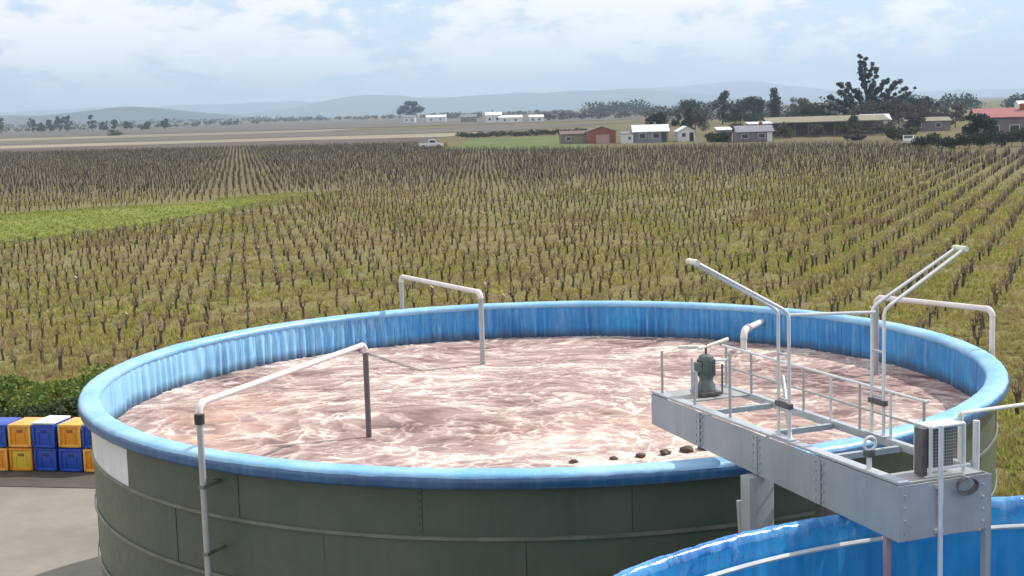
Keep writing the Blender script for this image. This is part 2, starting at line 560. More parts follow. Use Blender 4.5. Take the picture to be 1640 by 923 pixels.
    M['tuft'] = island_mat('tuft', [(0, (0.14, 0.18, 0.025)), (0.25, (0.29, 0.31, 0.05)), (0.55, (0.44, 0.40, 0.09)), (0.78, (0.56, 0.46, 0.18)), (0.88, (0.28, 0.15, 0.06)), (1, (0.24, 0.33, 0.05))], 0.85, 0.35, (0.28, 0.20, 0.12), 0.16)
    M['tuft_green'] = island_mat('tuft_green', [(0, (0.13, 0.18, 0.022)), (0.5, (0.23, 0.29, 0.035)), (0.85, (0.33, 0.36, 0.06)), (1, (0.34, 0.28, 0.10))], 0.85, 0.3)
    M['weed'] = island_mat('weed', [(0, (0.05, 0.09, 0.016)), (0.5, (0.10, 0.16, 0.028)), (0.85, (0.18, 0.22, 0.04)), (1, (0.27, 0.25, 0.04))], 0.75, 0.25)
    M['weed_dark'] = island_mat('weed_dark', [(0, (0.020, 0.036, 0.014)), (0.6, (0.04, 0.065, 0.02)), (0.9, (0.07, 0.09, 0.03)), (1, (0.10, 0.05, 0.05))], 0.75, 0.2)
    M['leaf_dark'] = island_mat('leaf_dark', [(0, (0.016, 0.026, 0.018)), (0.6, (0.03, 0.045, 0.03)), (1, (0.055, 0.072, 0.045))], 0.8, 0.12)
    M['leaf_conifer'] = island_mat('leaf_conifer', [(0, (0.016, 0.026, 0.024)), (0.6, (0.032, 0.046, 0.042)), (1, (0.06, 0.076, 0.068))], 0.8, 0.1)
    M['leaf_olive'] = island_mat('leaf_olive', [(0, (0.04, 0.05, 0.025)), (0.6, (0.07, 0.08, 0.035)), (1, (0.11, 0.11, 0.06))], 0.8, 0.15)
    M['twig_grey'] = island_mat('twig_grey', [(0, (0.05, 0.042, 0.04)), (0.6, (0.09, 0.077, 0.072)), (1, (0.14, 0.12, 0.11))], 0.9)
    M['bark'] = island_mat('bark', [(0, (0.045, 0.036, 0.028)), (1, (0.07, 0.056, 0.045))], 0.9)
    # buildings
    M['brick'] = weathered('brick', (0.25, 0.085, 0.055), (0.31, 0.12, 0.085), 0.85, 0, 0.6, 0.2, 0.2)
    M['pink_door'] = weathered('pink_door', (0.42, 0.26, 0.22), (0.48, 0.31, 0.27), 0.6, 0, 0.9)
    M['white_wall'] = weathered('white_wall', (0.62, 0.62, 0.60), (0.72, 0.71, 0.69), 0.7, 0, 0.7, 0.3, 0.1, True, 0.25)
    M['grey_wall'] = weathered('grey_wall', (0.20, 0.20, 0.22), (0.26, 0.26, 0.28), 0.8, 0, 0.7, 0.3, 0.1)
    M['mauve_wall'] = weathered('mauve_wall', (0.16, 0.14, 0.16), (0.21, 0.18, 0.20), 0.8, 0, 0.7, 0.3, 0.1)
    M['roof_white'] = weathered('roof_white', (0.64, 0.65, 0.66), (0.74, 0.74, 0.74), 0.5, 0.1, 0.9)
    M['roof_grey'] = weathered('roof_grey', (0.15, 0.16, 0.18), (0.21, 0.21, 0.23), 0.6, 0.1, 0.9)
    M['roof_brown'] = weathered('roof_brown', (0.12, 0.08, 0.065), (0.16, 0.11, 0.09), 0.8, 0.0, 0.9)
    M['roof_red'] = weathered('roof_red', (0.24, 0.075, 0.078), (0.30, 0.11, 0.10), 0.75, 0.0, 0.9)
    M['roof_straw'] = weathered('roof_straw', (0.20, 0.18, 0.135), (0.27, 0.245, 0.19), 0.9, 0.0, 0.5, 0.2, 0.3)
    M['glass_dark'] = weathered('glass_dark', (0.03, 0.035, 0.04), (0.05, 0.055, 0.06), 0.15, 0.0, 2.0)
    M['wood_post'] = weathered('wood_post', (0.14, 0.115, 0.09), (0.20, 0.165, 0.13), 0.9, 0.0, 2.0)
    M['car_white'] = weathered('car_white', (0.72, 0.72, 0.72), (0.78, 0.78, 0.77), 0.25, 0.0, 1.0, 0.5, 0.0, False)
    M['rubber'] = weathered('rubber', (0.02, 0.02, 0.02), (0.03, 0.03, 0.03), 0.8, 0.0, 4.0)


make_materials()


# ------------------------------------------------------------------ ground
def poly_sheet(name, pts, z, mat, label=None):
    me = bpy.data.meshes.new(name)
    me.from_pydata([(x, y, z) for x, y in pts], [], [tuple(range(len(pts)))])
    me.materials.append(mat)
    o = bpy.data.objects.new(name, me)
    COL.objects.link(o)
    if me.polygons[0].normal.z < 0:
        me.flip_normals()
    tag(o, label, None, None, 'structure')
    return o


def build_ground():
    g = 13500
    poly_sheet('ground', [(-g, -600), (g, -600), (g, g + 1500), (-g, g + 1500)], 0.0, M['field'])
    # work yard round the tanks
    poly_sheet('yard', [(-60, -40), (30, -40), (8.2, 23.0), (7.6, 27.6), (-8.3, 27.3), (-60, 38.0)], 0.012, M['pad'])
    poly_sheet('crate_shadow_strip', [(-60, 36.2), (-60, 39.6), (-6.0, 28.9), (-6.0, 26.2)], 0.024, M['crate_shade'])  # dark sheet that paints in the shadow before the crates
    poly_sheet('grass_wedge', [(-75, 72), (-38, 79), (-30.0, 85.5), (-25.0, 96), (-22.0, 109), (-20.0, 121), (-22, 123.5), (-29, 116), (-40, 109), (-75, 99)], 0.03, M['green_grass'])
    poly_sheet('green_field', [(-11, 262), (13, 239), (19, 300), (20, 350), (-9, 372)], 0.06, M['green_far'])
    poly_sheet('ploughed_field', [(-330, 395), (-60, 345), (-18, 318), (-20, 395), (-60, 418), (-330, 420)], 0.05, M['plough'])
    poly_sheet('straw_field', [(-330, 424), (-60, 416), (-18, 398), (-5, 470), (-330, 492)], 0.08, M['straw'])
    poly_sheet('fallow_field', [(-500, 494), (0, 474), (60, 640), (-500, 585)], 0.10, M['fallow'])
    poly_sheet('stubble_field', [(-600, 590), (-80, 620), (-70, 700), (-600, 740)], 0.14, M['straw'])
    poly_sheet('distant_field', [(-1500, 760), (-120, 715), (200, 800), (600, 1900), (-1500, 1900)], 0.16, M['fallow'])
    # ranges of hills
    def hills(name, x0, x1, y0, y1, fn, nx=120, ny=24):
        xs = np.linspace(x0, x1, nx)
        ys = np.linspace(y0, y1, ny)
        X, Y = np.meshgrid(xs, ys)
        t = (Y - y0) / (y1 - y0)
        prof = np.sin(np.clip(t, 0, 1) * math.pi) ** 0.9
        Z = fn(X) * prof * (0.82 + 0.36 * fbm(X / 420, Y / 420, 4)) - 3.0
        V = np.stack([X, Y, Z], -1).reshape(-1, 3)
        i = np.arange(nx * ny).reshape(ny, nx)
        F = np.stack([i[:-1, :-1], i[:-1, 1:], i[1:, 1:], i[1:, :-1]], -1).reshape(-1, 4)
        o = np_mesh(name, V, F, M['hill'], None, True)
        tag(o, None, None, None, 'structure')
    bell = lambda X, c, w, h: h * np.exp(-((X - c) / w) ** 2)
    hills('hill', -3300, -800, 3900, 5600, lambda X: bell(X, -1750, 420, 38) + bell(X, -1190, 230, 40) + bell(X, -2600, 500, 40) + 6 * fbm(X / 160, X * 0 + 3, 3))
    hills('hill', -2400, 2200, 7800, 10200, lambda X: 18 + bell(X, -850, 520, 82) + bell(X, 100, 700, 78) + bell(X, 900, 500, 56) + 18 * fbm(X / 330, X * 0 + 7, 4))
    hills('hill', -1200, 4800, 10400, 13400, lambda X: 50 + bell(X, 1850, 700, 112) + bell(X, 700, 700, 70) + 22 * fbm(X / 500, X * 0 + 11, 4))
    hills('hill', -5200, -900, 10600, 13600, lambda X: 70 + bell(X, -3300, 1200, 50) + bell(X, -1900, 600, 40) + 22 * fbm(X / 500, X * 0 + 19, 4))


build_ground()


# ------------------------------------------------------------------ tanks
TX, TY, TR, TZ = 0.35, 19.1, 6.03, 3.6


def pt(r, a, z, c=(TX, TY)):
    return (c[0] + r * math.sin(a), c[1] + r * math.cos(a), z)


def pleated_wall(name, c, r, z0, z1, mat, parent, amp, n=1500, rows=5, seed=0.0, wob=0.0):
    a = np.arange(n) / n * 2 * math.pi
    s = a * r
    ph = s / 0.19 + 1.6 * fbm(s / 0.8 + seed, s * 0 + seed + 3, 3)
    pl = np.sin(2 * math.pi * ph) * (0.25 + 1.1 * fbm(s / 0.45 + seed, s * 0 + 8, 2))
    pl2 = (fbm(s / 0.9 + seed, s * 0 + 5 + seed, 2) - 0.5) * 2
    V = []
    for j in range(rows):
        t = j / (rows - 1)
        rr = r + amp * min(1.0, 0.12 + t * 4.0) * (pl + pl2 * 0.5)
        if wob:
            rr = rr + wob * (fbm(s / 0.35 + 3.1 * j, s * 0 + j * 7.7 + seed, 3) - 0.5) * 2
        z = z1 + (z0 - z1) * t + 0 * a
        V.append(np.stack([c[0] + rr * np.sin(a), c[1] + rr * np.cos(a), z], -1))
    V = np.concatenate(V)
    i = np.arange(rows * n).reshape(rows, n)
    nx = np.roll(i, -1, 1)
    F = np.stack([i[:-1], i[1:], nx[1:], nx[:-1]], -1).reshape(-1, 4)
    return np_mesh(name, V, F, mat, parent, True)


def lip(name, c, prof, mat, parent, wav=0.01, n=420, seed=0.0, stretch=0.45):
    P = len(prof)
    a = np.arange(n) / n * 2 * math.pi
    s = a * 6
    V = np.zeros((n, P, 3))
    for j, (r, z) in enumerate(prof):
        dr = wav * (fbm(s / stretch + seed, s * 0 + j * 0.55, 3) - 0.5) * 2
        dz = wav * (fbm(s / stretch + seed + 31, s * 0 + j * 0.55, 3) - 0.5) * 1.4
        V[:, j, 0] = c[0] + (r + dr) * np.sin(a)
        V[:, j, 1] = c[1] + (r + dr) * np.cos(a)
        V[:, j, 2] = z + dz
    i = np.arange(n * P).reshape(n, P)
    nx = np.roll(i, -1, 0)
    F = np.stack([i[:, :-1], i[:, 1:], nx[:, 1:], nx[:, :-1]], -1).reshape(-1, 4)
    return np_mesh(name, V.reshape(-1, 3), F, mat, parent, True)


def build_tanks():
    C = (TX, TY)
    tank = thing('tank', 'large round dark green steel tank with blue lined rim, full of pink foam', 'tank', (TX, TY, 0))
    inv = (-TX, -TY)
    c0 = (0, 0)
    # rings of bolted steel sheets; the four lowest rings reach the ground
    zs = [3.52, 2.915, 2.27, 1.62, 0.97, 0.015]
    nseg = 18
    off = R(232.8)          # one upright joint falls here
    step = 2 * math.pi / nseg
    for k in range(5):
        top, bot = zs[k], zs[k + 1]
        o = off + (step / 2 if k % 2 else 0)
        for i in range(nseg):
            a0, a1 = o + i * step, o + (i + 1) * step
            am = (a0 + a1) / 2
            if math.cos(am) > 0.55:      # far side, never in view: one sheet over two
                pass
            rr = 5.905 - 0.006 * k + (0.004 if i % 2 else 0)
            g = 0.003 / rr
            prof = [(rr, bot + 0.012), (rr + 0.012, bot + 0.018), (rr + 0.012, top - 0.012), (rr, top - 0.004)]
            mb = MB().lathe(prof, 12, (0, 0, 0), a0 + g, a1 - g)
            pale = (k == 0 and abs(((am - (off + step / 2) + math.pi) % (2 * math.pi)) - math.pi) < 0.02)
            p = mb.build('wall_panel', M['steel_pale'] if pale else M['steel_green'], tank)
            if pale:
                tag(p, 'pale unpainted steel wall panel under the rim')
    # backing shell seen in the joints
    MB().lathe([(5.890, 0.01), (5.890, 3.53)], 96).build('backing_shell', M['steel_green'], tank)
    for k in range(1, 4):
        MB().lathe([(5.922, zs[k] - 0.02), (5.938, zs[k] - 0.016), (5.938, zs[k] + 0.016), (5.922, zs[k] + 0.02)], 144, closed=True).build('hoop', M['hoop'], tank)
    # upright lap strips with bolt heads on the camera side
    for i in range(nseg):
        a = off + i * step
        if i % 3 == 1 and math.cos(a) < 0.35:
            mb = MB()
            mb.box((0, 5.924, (zs[0] + zs[1]) / 2 - 0.02), (0.06, 0.012, zs[0] - zs[1] - 0.08), M=Matrix.Rotation(-a, 4, 'Z'))
            mb.build('lap_strip', M['steel_green'], tank)
            bb = MB()
            for q in range(7):
                z = zs[1] + 0.07 + q * (zs[0] - zs[1] - 0.16) / 6
                bb.box((0, 5.934, z), (0.022, 0.016, 0.022), M=Matrix.Rotation(-a, 4, 'Z'))
            tag(bb.build('bolt', M['steel_green'], tank), kind='stuff')
    # liner folded over a padded top flange
    prof = [(5.800, 3.50), (5.784, 3.518), (5.782, 3.548), (5.796, 3.574), (5.83, 3.590), (5.88, 3.597), (5.94, 3.596), (6.00, 3.590), (6.032, 3.576), (6.044, 3.556), (6.046, 3.54)]
    lip('rim', c0, prof, M['rim_blue'], tank, 0.008, 900, 0.0, 0.16)
    lip('skirt', c0, [(6.044, 3.548), (6.056, 3.535), (6.058, 3.50), (6.054, 3.46), (6.046, 3.435), (6.03, 3.43)], M['skirt'], tank, 0.005, 600, seed=9)
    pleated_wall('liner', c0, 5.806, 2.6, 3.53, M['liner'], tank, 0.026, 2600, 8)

    # foam covered waste water
    n = 460
    s = np.linspace(-5.80, 5.80, n)
    X, Y = np.meshgrid(s, s)
    Wx = X + 1.5 * (fbm(X * 0.45 + 5, Y * 0.45 + 2, 3) - 0.5)
    Wy = Y + 1.5 * (fbm(X * 0.45 + 45, Y * 0.45 + 22, 3) - 0.5)
    # slow swirl, drifting round a point nearer the camera
    r = np.hypot(Wx + 0.4, (Wy + 1.9) * 1.15)
    th = np.arctan2(Wy + 1.9, Wx + 0.4)
    # froth drifts in patches; cream threads mark where the current folds it
    st = fbm(Wx * 1.3 + 11, Wy * 3.2 + 3, 6, 0.62)
    st2 = fbm(Wx * 4.5 + 70, Wy * 8.0 + 31, 4, 0.65)
    sw = fbm(r * 3.6 + 50, np.cos(th + 0.5) * 3.0 + 10 + np.sin(th) * 2.4, 6, 0.62)
    mixs = 0.5 * st + 0.5 * sw

    def thread(u, v, k):
        return np.clip(1 - np.abs(2 * fbm(u, v, 5, 0.5) - 1) * k, 0, 1)
    Vx = Wx + 1.1 * (fbm(X * 1.1 + 7, Y * 1.1 + 77, 3) - 0.5)
    Vy = Wy + 1.1 * (fbm(X * 1.1 + 97, Y * 1.1 + 17, 3) - 0.5)
    fil = np.maximum.reduce([
        thread(Vx * 0.75 + 9, Vy * 2.0 + 40, 19), thread(Vx * 1.1 + 60 + 0.4 * Vy, Vy * 1.5 - 0.5 * Vx + 90, 21),
        thread(Vx * 1.1 + 160 - 0.5 * Vy, Vy * 1.6 + 0.5 * Vx + 190, 21), thread(r * 1.5 + 90, np.cos(th) * 1.5 + np.sin(th + 1) * 1.3 + 40, 18),
        0.75 * thread(Vx * 2.3 + 19, Vy * 3.1 + 140, 14)])
    fil = fil * (0.45 + 0.9 * fbm(X * 2 + 5, Y * 3 + 9, 3))
    blot = fbm(X * 0.6 + 61, Y * 0.85 + 33, 4, 0.55)
    f = 0.47 + (mixs - 0.5) * 1.15 + (st2 - 0.5) * 0.6 + 0.58 * fil + (blot - 0.5) * 0.75
    bell = lambda cx, cy, sx, sy: np.exp(-((X - cx) / sx) ** 2 - ((Y - cy) / sy) ** 2)
    f -= 0.40 * bell(1.2, 4.9, 2.6, 0.55)           # dark liquor showing at the back
    f -= 0.42 * bell(4.4, 1.0, 1.2, 1.5)            # darker patch on the right
    f -= 0.16 * bell(-2.0, -3.6, 0.9, 0.5)
    f += 0.22 * bell(0.8, -2.8, 2.2, 1.6)           # thick cream foam on the near side
    f += 0.10 * bell(1.0, -5.2, 4.0, 0.6)
    rr = np.hypot(X, Y)
    f = np.clip(f, 0, 1)
    tan = np.clip(0.95 * bell(-1.9, -4.3, 0.8, 0.45) + 0.5 * bell(-4.2, -0.8, 0.9, 2.2) + 0.5 * bell(1.5, -1.6, 1.6, 0.8), 0, 1) * np.clip(fbm(X * 1.8, Y * 2.6, 4) * 2.2 - 0.55, 0, 1)
    Z = 2.975 + 0.012 * f + 0.010 * (fbm(X * 9, Y * 9, 3) - 0.5) + 0.008 * fil
    V = np.stack([X, Y, Z], -1).reshape(-1, 3)
    i = np.arange(n * n).reshape(n, n)
    F = np.stack([i[:-1, :-1], i[:-1, 1:], i[1:, 1:], i[1:, :-1]], -1).reshape(-1, 4)
    cen = rr.reshape(-1)[F].max(1)
    F = F[cen < 5.80]
    o = np_mesh('foamy_water', V, F, M['foam'], None, True, {'foam': f.reshape(-1), 'tan': tan.reshape(-1)})
    o.location = (TX, TY, 0)
    tag(o, 'pink and cream foam swirling on the waste water in the green tank', None, None, 'structure')

    # second tank, empty blue lined
    C2 = (4.55, 6.67)
    t2 = thing('tank', 'lower right blue lined round tank under the end of the walkway', 'tank', (C2[0], C2[1], 0))
    R2 = 5.18
    zs2 = [3.50, 2.6, 1.7, 0.8, 0.015]
    for k in range(4):
        for i in range(16):
            a0, a1 = i * step * 18 / 16, (i + 1) * step * 18 / 16
            rr2 = R2 - 0.05
            MB().lathe([(rr2, zs2[k + 1] + 0.006), (rr2 + 0.012, zs2[k + 1] + 0.012), (rr2 + 0.012, zs2[k] - 0.01), (rr2, zs2[k] - 0.004)], 8, (0, 0, 0), a0 + 0.001, a1 - 0.001).build('wall_panel', M['steel_green'], t2)
    MB().lathe([(R2 - 0.075, 0.01), (R2 - 0.075, 3.48)], 80).build('backing_shell', M['dark_joint'], t2)
    prof = [(5.068, 3.42), (5.066, 3.48), (5.070, 3.53), (5.082, 3.568), (5.105, 3.588), (5.14, 3.592), (5.17, 3.575), (5.186, 3.53), (5.188, 3.44)]
    lip('rim', c0, prof, M['rim_cloth'], t2, 0.016, 1600, 4.0, 0.11)
    pleated_wall('liner', c0, 5.062, 0.9, 3.52, M['liner_deep'], t2, 0.012, 1600, 14, 2.0, 0.018)
    # pale rope round the inside
    mb = MB()
    mb.lathe([(4.990 + 0.020 * math.cos(q * math.pi / 3), 3.375 + 0.020 * math.sin(q * math.pi / 3)) for q in range(6)], 160, closed=True)
    mb.build('rope', M['galv_bright'], t2)
    w = MB().lathe([(0.0, 0), (5.04, 0)], 64, (C2[0], C2[1], 1.25))
    m, nt, b = new_mat('dark_water')
    b.inputs['Base Color'].default_value = (0.03, 0.08, 0.12, 1)
    b.inputs['Roughness'].default_value = 0.08
    bump(nt, b, noise_n(nt, 3.0, 3), 0.2, 0.05)
    tag(w.build('water', m), 'dark water low in the second tank', None, None, 'structure')


build_tanks()


# ------------------------------------------------------------------ pipes
def arc(p, d0, d1, r, n=6):
    """points rounding the corner p from direction d0 to d1"""
    p, d0, d1 = Vector(p), Vector(d0).normalized(), Vector(d1).normalized()
    c = p - d0 * r + d1 * r
    out = []
    for i in range(n + 1):
        a = math.pi / 2 * i / n
        out.append(c + (-d1) * r * math.cos(a) + d0 * r * math.sin(a))
    return out


def feed_pipe(label, base, inner, zb, zt, zdrop, hor_mat, rise_mat, drop_mat, r=0.036, collar_z=None):
    t = thing('feed_pipe', label, 'pipe', (base[0], base[1], 0), 0, 'pipes bent over the tank rim')
    L = Vector((inner[0] - base[0], inner[1] - base[1], 0))
    d = L.normalized()
    up = Vector((0, 0, 1))
    rb = 0.10
    # riser
    MB().tube([(0, 0, zb), (0, 0, zt - rb)], r, 12).build('riser', rise_mat, t)
    MB().tube(arc((0, 0, zt), up, d, rb), r * 1.12, 12).build('elbow', hor_mat, t)
    e = L + Vector((0, 0, zt))
    MB().tube([Vector((0, 0, zt)) + d * rb, e - d * rb], r, 12).build('crossing', hor_mat, t)
    MB().tube(arc(e, d, -up, rb), r * 1.12, 12).build('elbow', hor_mat, t)
    MB().tube([e - up * rb, Vector((L.x, L.y, zdrop))], r * 1.05, 12).build('drop_pipe', drop_mat, t)
    if collar_z:
        MB().tube([(0, 0, collar_z - 0.05), (0, 0, collar_z + 0.05)], r * 1.55, 12).build('collar', M['black'], t)
    for zc in ([1.2, 2.6, 3.3] if zb < 1 else []):
        MB().box((d.x * 0.12, d.y * 0.12, zc), (0.32, 0.07, 0.035), math.atan2(d.y, d.x)).build('clamp', M['hoop'], t)
    return t


def build_pipes():
    feed_pipe('grey riser on the near left tank wall with white arm and dark drop pipe', (-3.19, 14.03), (-1.85, 17.43), 0.02, 4.16, 2.85, M['pvc'], M['pvc_grey'], M['pipe_dark'], 0.034, 4.00)
    feed_pipe('pipe hooked over the far left rim with a pinkish elbow inside the tank', (-1.95, 24.80), (-0.50, 22.26), 0.02, 4.15, 2.85, M['pvc'], M['pvc_grey'], M['pvc_grey'], 0.040)
    feed_pipe('white pipe hooked over the right end of the tank rim', (6.50, 19.00), (5.31, 20.5), 0.02, 4.13, 2.85, M['pvc'], M['pvc'], M['pvc_grey'], 0.038)
    # low inlet elbow through the far wall
    t = thing('inlet_pipe', 'thick pinkish inlet elbow coming through the far right tank wall', 'pipe', (3.72, 22.62, 0))
    d = Vector((0.68, 1.28, 0)).normalized()
    e = Vector((0, 0, 3.36))
    MB().tube([e + d * 1.3, e + d * 0.14], 0.052, 14).build('crossing', M['pvc'], t)
    MB().tube(arc(e, -d, Vector((0, 0, -1)), 0.14), 0.058, 14).build('elbow', M['pvc'], t)
    MB().tube([e - Vector((0, 0, 0.14)), e - Vector((0, 0, 0.5))], 0.052, 14).build('drop_pipe', M['pvc'], t)
    MB().tube([e + d * 0.17, e + d * 0.24], 0.072, 14).build('collar', M['pvc_grey'], t)
    # dark lumps by the near rim
    spots = [(0.64, 15.78, 0.050), (1.11, 15.88, 0.045), (1.43, 15.96, 0.055), (1.72, 16.05, 0.065), (1.98, 16.15, 0.075), (2.22, 16.26, 0.085)]
    for k, (x, y, r) in enumerate(spots):
        mb = MB()
        bm = bmesh.new()
        bmesh.ops.create_icosphere(bm, subdivisions=2, radius=r)
        for v in bm.verts:
            v.co *= 0.8 + 0.4 * random.random()
            v.co.z *= 0.6
            v.co.x *= 1.15
        bm.verts.index_update()
        mb.add([v.co.copy() for v in bm.verts], [[v.index for v in f.verts] for f in bm.faces], True)
        bm.free()
        o = mb.build('dark_lump', M['lump'], None, (x, y, 2.985 + r * 0.35))
        tag(o, 'dark brown lump inside the near rim, %s to the walkway plate' % ('farthest of six', 'fifth nearest', 'fourth nearest', 'third nearest', 'second nearest', 'biggest and nearest')[k], 'lump', 'dark lumps along the near rim')


build_pipes()


# ------------------------------------------------------------------ walkway
WO = Vector((2.95, 10.69, 0))
WU = Vector((-0.370, 0.929, 0))          # along, towards the far end
WW = Vector((0.929, 0.370, 0))           # across, to the right
WL, WB = 4.11, 0.85
DZ = 4.05
WROT = math.atan2(WW.y, WW.x)


def build_walkway():
    # local frame: x across (0..WB), y along (0..WL), z up from the ground
    t = thing('walkway', 'grey steel box walkway reaching over the foam tank on legs', 'walkway', (WO.x, WO.y, 0), WROT)
    zb0, zb1 = 3.575, 3.705
    cuts = [0.0, 1.05, 2.05, 3.1, WL]
    zlow = lambda y: zb0 + (zb1 - zb0) * y / WL
    for i in range(4):                    # folded side plates, butt jointed
        y0, y1 = cuts[i] + 0.004, cuts[i + 1] - 0.004
        off = 0.003 * (i % 2)
        poly = [(y0, zlow(y0)), (y1, zlow(y1)), (y1, DZ - 0.03), (y0, DZ - 0.03)]
        MB().prism(poly, -0.012 - off, 0.0 - off, 'X').build('side_plate', M['girder'], t)
    MB().box((WB / 2, -0.008, (zb0 + DZ - 0.03) / 2), (WB + 0.03, 0.012, DZ - 0.03 - zb0)).build('end_plate', M['girder_end'], t)
    MB().box((0.09, WL + 0.008, (zb1 + DZ - 0.03) / 2), (0.18, 0.012, DZ - 0.03 - zb1)).build('end_plate', M['girder_end'], t)
    MB().box((WB + 0.006, 0.16, (zb0 + DZ - 0.03) / 2), (0.012, 0.31, DZ - 0.03 - zb0)).build('side_plate', M['girder'], t)
    MB().box((0.05, WL / 2 + 0.01, DZ - 0.012), (0.10, WL + 0.03, 0.024), bev=0.004).build('top_flange', M['galv'], t)
    MB().box((WB - 0.02, WL / 2 + 0.10, DZ - 0.035), (0.06, WL - 0.2, 0.07), bev=0.004).build('far_beam', M['galv'], t)
    MB().prism([(0.01, zb0 + 0.004), (WL, zb1 + 0.004), (WL, zb1 + 0.020), (0.01, zb0 + 0.020)], 0.003, 0.10, 'X').build('bottom_flange', M['girder'], t)
    for yy in (1.05, 2.05, 3.1):
        MB().box((-0.022, yy, (zlow(yy) + DZ) / 2 - 0.02), (0.014, 0.05, DZ - zlow(yy) - 0.06)).build('stiffener', M['girder'], t)
        MB().box((WB / 2 + 0.02, yy, DZ - 0.05), (WB - 0.16, 0.05, 0.05)).build('cross_tie', M['galv'], t)
    for yy in (1.05, 2.05, 3.1):
        bb = MB()
        for q in range(5):
            z = zlow(yy) + 0.05 + q * (DZ - 0.12 - zlow(yy)) / 4
            for e in (-0.055, 0.055):
                bb.box((-0.022, yy + e, z), (0.014, 0.018, 0.018))
        tag(bb.build('bolt', M['galv'], t), kind='stuff')
    bb = MB()
    for q in range(4):
        for xx in (0.05, WB - 0.05):
            bb.box((xx, -0.018, zb0 + 0.06 + q * 0.10), (0.02, 0.012, 0.02))
    tag(bb.build('bolt', M['galv'], t), kind='stuff')
    # small platforms at both ends
    MB().box((WB / 2 + 0.03, WL - 0.30, DZ - 0.02), (WB - 0.16, 0.58, 0.012)).build('end_platform', M['deck'], t)
    MB().box((WB / 2 + 0.03, 0.15, DZ - 0.02), (WB - 0.16, 0.29, 0.012)).build('end_platform', M['deck'], t)
    # legs: one pair between the tanks, one pair in the second tank
    MB().box((0.02, 2.10, 1.82), (0.26, 0.16, 3.60), bev=0.008).build('leg', M['girder'], t)
    MB().box((WB - 0.05, 2.16, 1.82), (0.14, 0.14, 3.60), bev=0.008).build('leg', M['pipe_dark'], t)  # right leg stands in shadow; that shade is put into its dark colour
    MB().box((0.01, 0.16, 2.42), (0.045, 0.045, 2.33)).build('leg', M['pink_primer'], t)
    MB().box((WB + 0.045, 0.06, 2.62), (0.055, 0.055, 2.75)).build('leg', M['pvc_grey'], t)
    MB().tube([(0.02, 2.24, 1.6), (0.02, 2.42, 3.3)], 0.03, 8).build('brace', M['pvc_grey'], t)
    # handrails on the far side and the end
    def tubep(name, pts, r, mat, n=8):
        return MB().tube(pts, r, n).build(name, mat, t)
    for y in (0.75, 1.2, 1.65, 2.1, 2.55, 3.0, 3.5, 4.0):
        tubep('post', [(WB - 0.03, y, DZ - 0.02), (WB - 0.03, y, DZ + 0.43)], 0.013, M['galv_bright'] if y in (1.2, 2.1, 3.0) else M['pvc_grey'])
    tubep('rail', [(WB - 0.03, 0.7, DZ + 0.42), (WB - 0.03, WL - 0.04, DZ + 0.42)], 0.013, M['galv_bright'])
    tubep('rail', [(WB - 0.03, 0.8, DZ + 0.20), (WB - 0.03, WL - 0.04, DZ + 0.20)], 0.012, M['pvc_grey'])
    for y, h in ((3.30, 0.34), (3.98, 0.44), (2.62, 0.62)):
        tubep('post', [(0.05, y, DZ - 0.02), (0.05, y, DZ + h)], 0.014, M['pvc_grey'])
    tubep('brace', [(0.07, 1.62, DZ + 0.0), (0.30, 2.1, DZ + 0.46)], 0.018, M['pvc_grey'])
    # rail running off to the right at the near end
    tubep('rail', [(WB - 0.02, 0.30, DZ + 0.40), (WB + 1.6, 0.34, DZ + 0.40)], 0.017, M['cream'])
    tubep('post', [(WB - 0.02, 0.30, DZ - 0.3), (WB - 0.02, 0.30, DZ + 0.40)], 0.022, M['cream'])
    tubep('post', [(WB + 0.09, 0.24, DZ - 0.35), (WB + 0.09, 0.24, DZ + 0.34)], 0.028, M['galv_bright'])
    tubep('post', [(WB + 1.45, 0.34, 0.02), (WB + 1.45, 0.34, DZ + 0.42)], 0.022, M['galv'])
    # pale conduit down the end plate
    tubep('conduit', [(0.36, -0.045, 1.3), (0.36, -0.045, DZ + 0.42)], 0.020, M['galv_bright'], 10)
    for z in (3.62, 3.98):
        MB().box((0.36, -0.025, z), (0.08, 0.022, 0.03)).build('clip', M['galv'], t)

    tubep('top_rail', [(0.055, 1.66, DZ + 1.10), (WB - 0.055, 1.39, DZ + 1.10)], 0.014, M['galv_bright'])
    # pair of bent twin tube arms standing on the two edges
    def arm(label, x, y, dx, dz, reach):
        a = thing('davit_arm', label, 'davit', tuple(WO + WW * x + WU * y + Vector((0, 0, DZ + 0.003))), WROT, 'bent twin tube arms on the walkway')
        h = 1.13
        ends = []
        for s in (-0.085, 0.085):
            b0 = Vector((0, s, 0))
            k = Vector((0, s, h))
            dirv = Vector((dx, 0, dz)).normalized()
            MB().tube([b0, k - Vector((0, 0, 0.05)), k + dirv * 0.02 + Vector((0, 0, -0.012)), k + dirv * 0.07], 0.0165, 10).build('upright', M['galv_bright'], a)
            e = k + dirv * reach + Vector((0, -s * 0.35, 0))
            MB().tube([k + dirv * 0.07, e], 0.016, 10).build('arm_tube', M['galv_bright'], a)
            ends.append(e)
        MB().tube([ends[0] - Vector((0, 0.03, 0)), ends[1] + Vector((0, 0.03, 0))], 0.026, 10).build('end_cap', M['cream'], a)
        MB().box((0, 0, 0.006), (0.08, 0.28, 0.012)).build('foot_plate', M['galv'], a)
        for z in (0.35, 0.75):
            MB().tube([(0, -0.085, z), (0, 0.085, z)], 0.012, 8).build('cross_tie', M['galv'], a)
        MB().box((0, 0, 0.30), (0.05, 0.23, 0.05), bev=0.006).build('clamp', M['pipe_dark'], a)
    arm('twin tube arm bent out to the left, on the near edge of the walkway', 0.035, 1.67, -0.90, 0.50, 1.02)
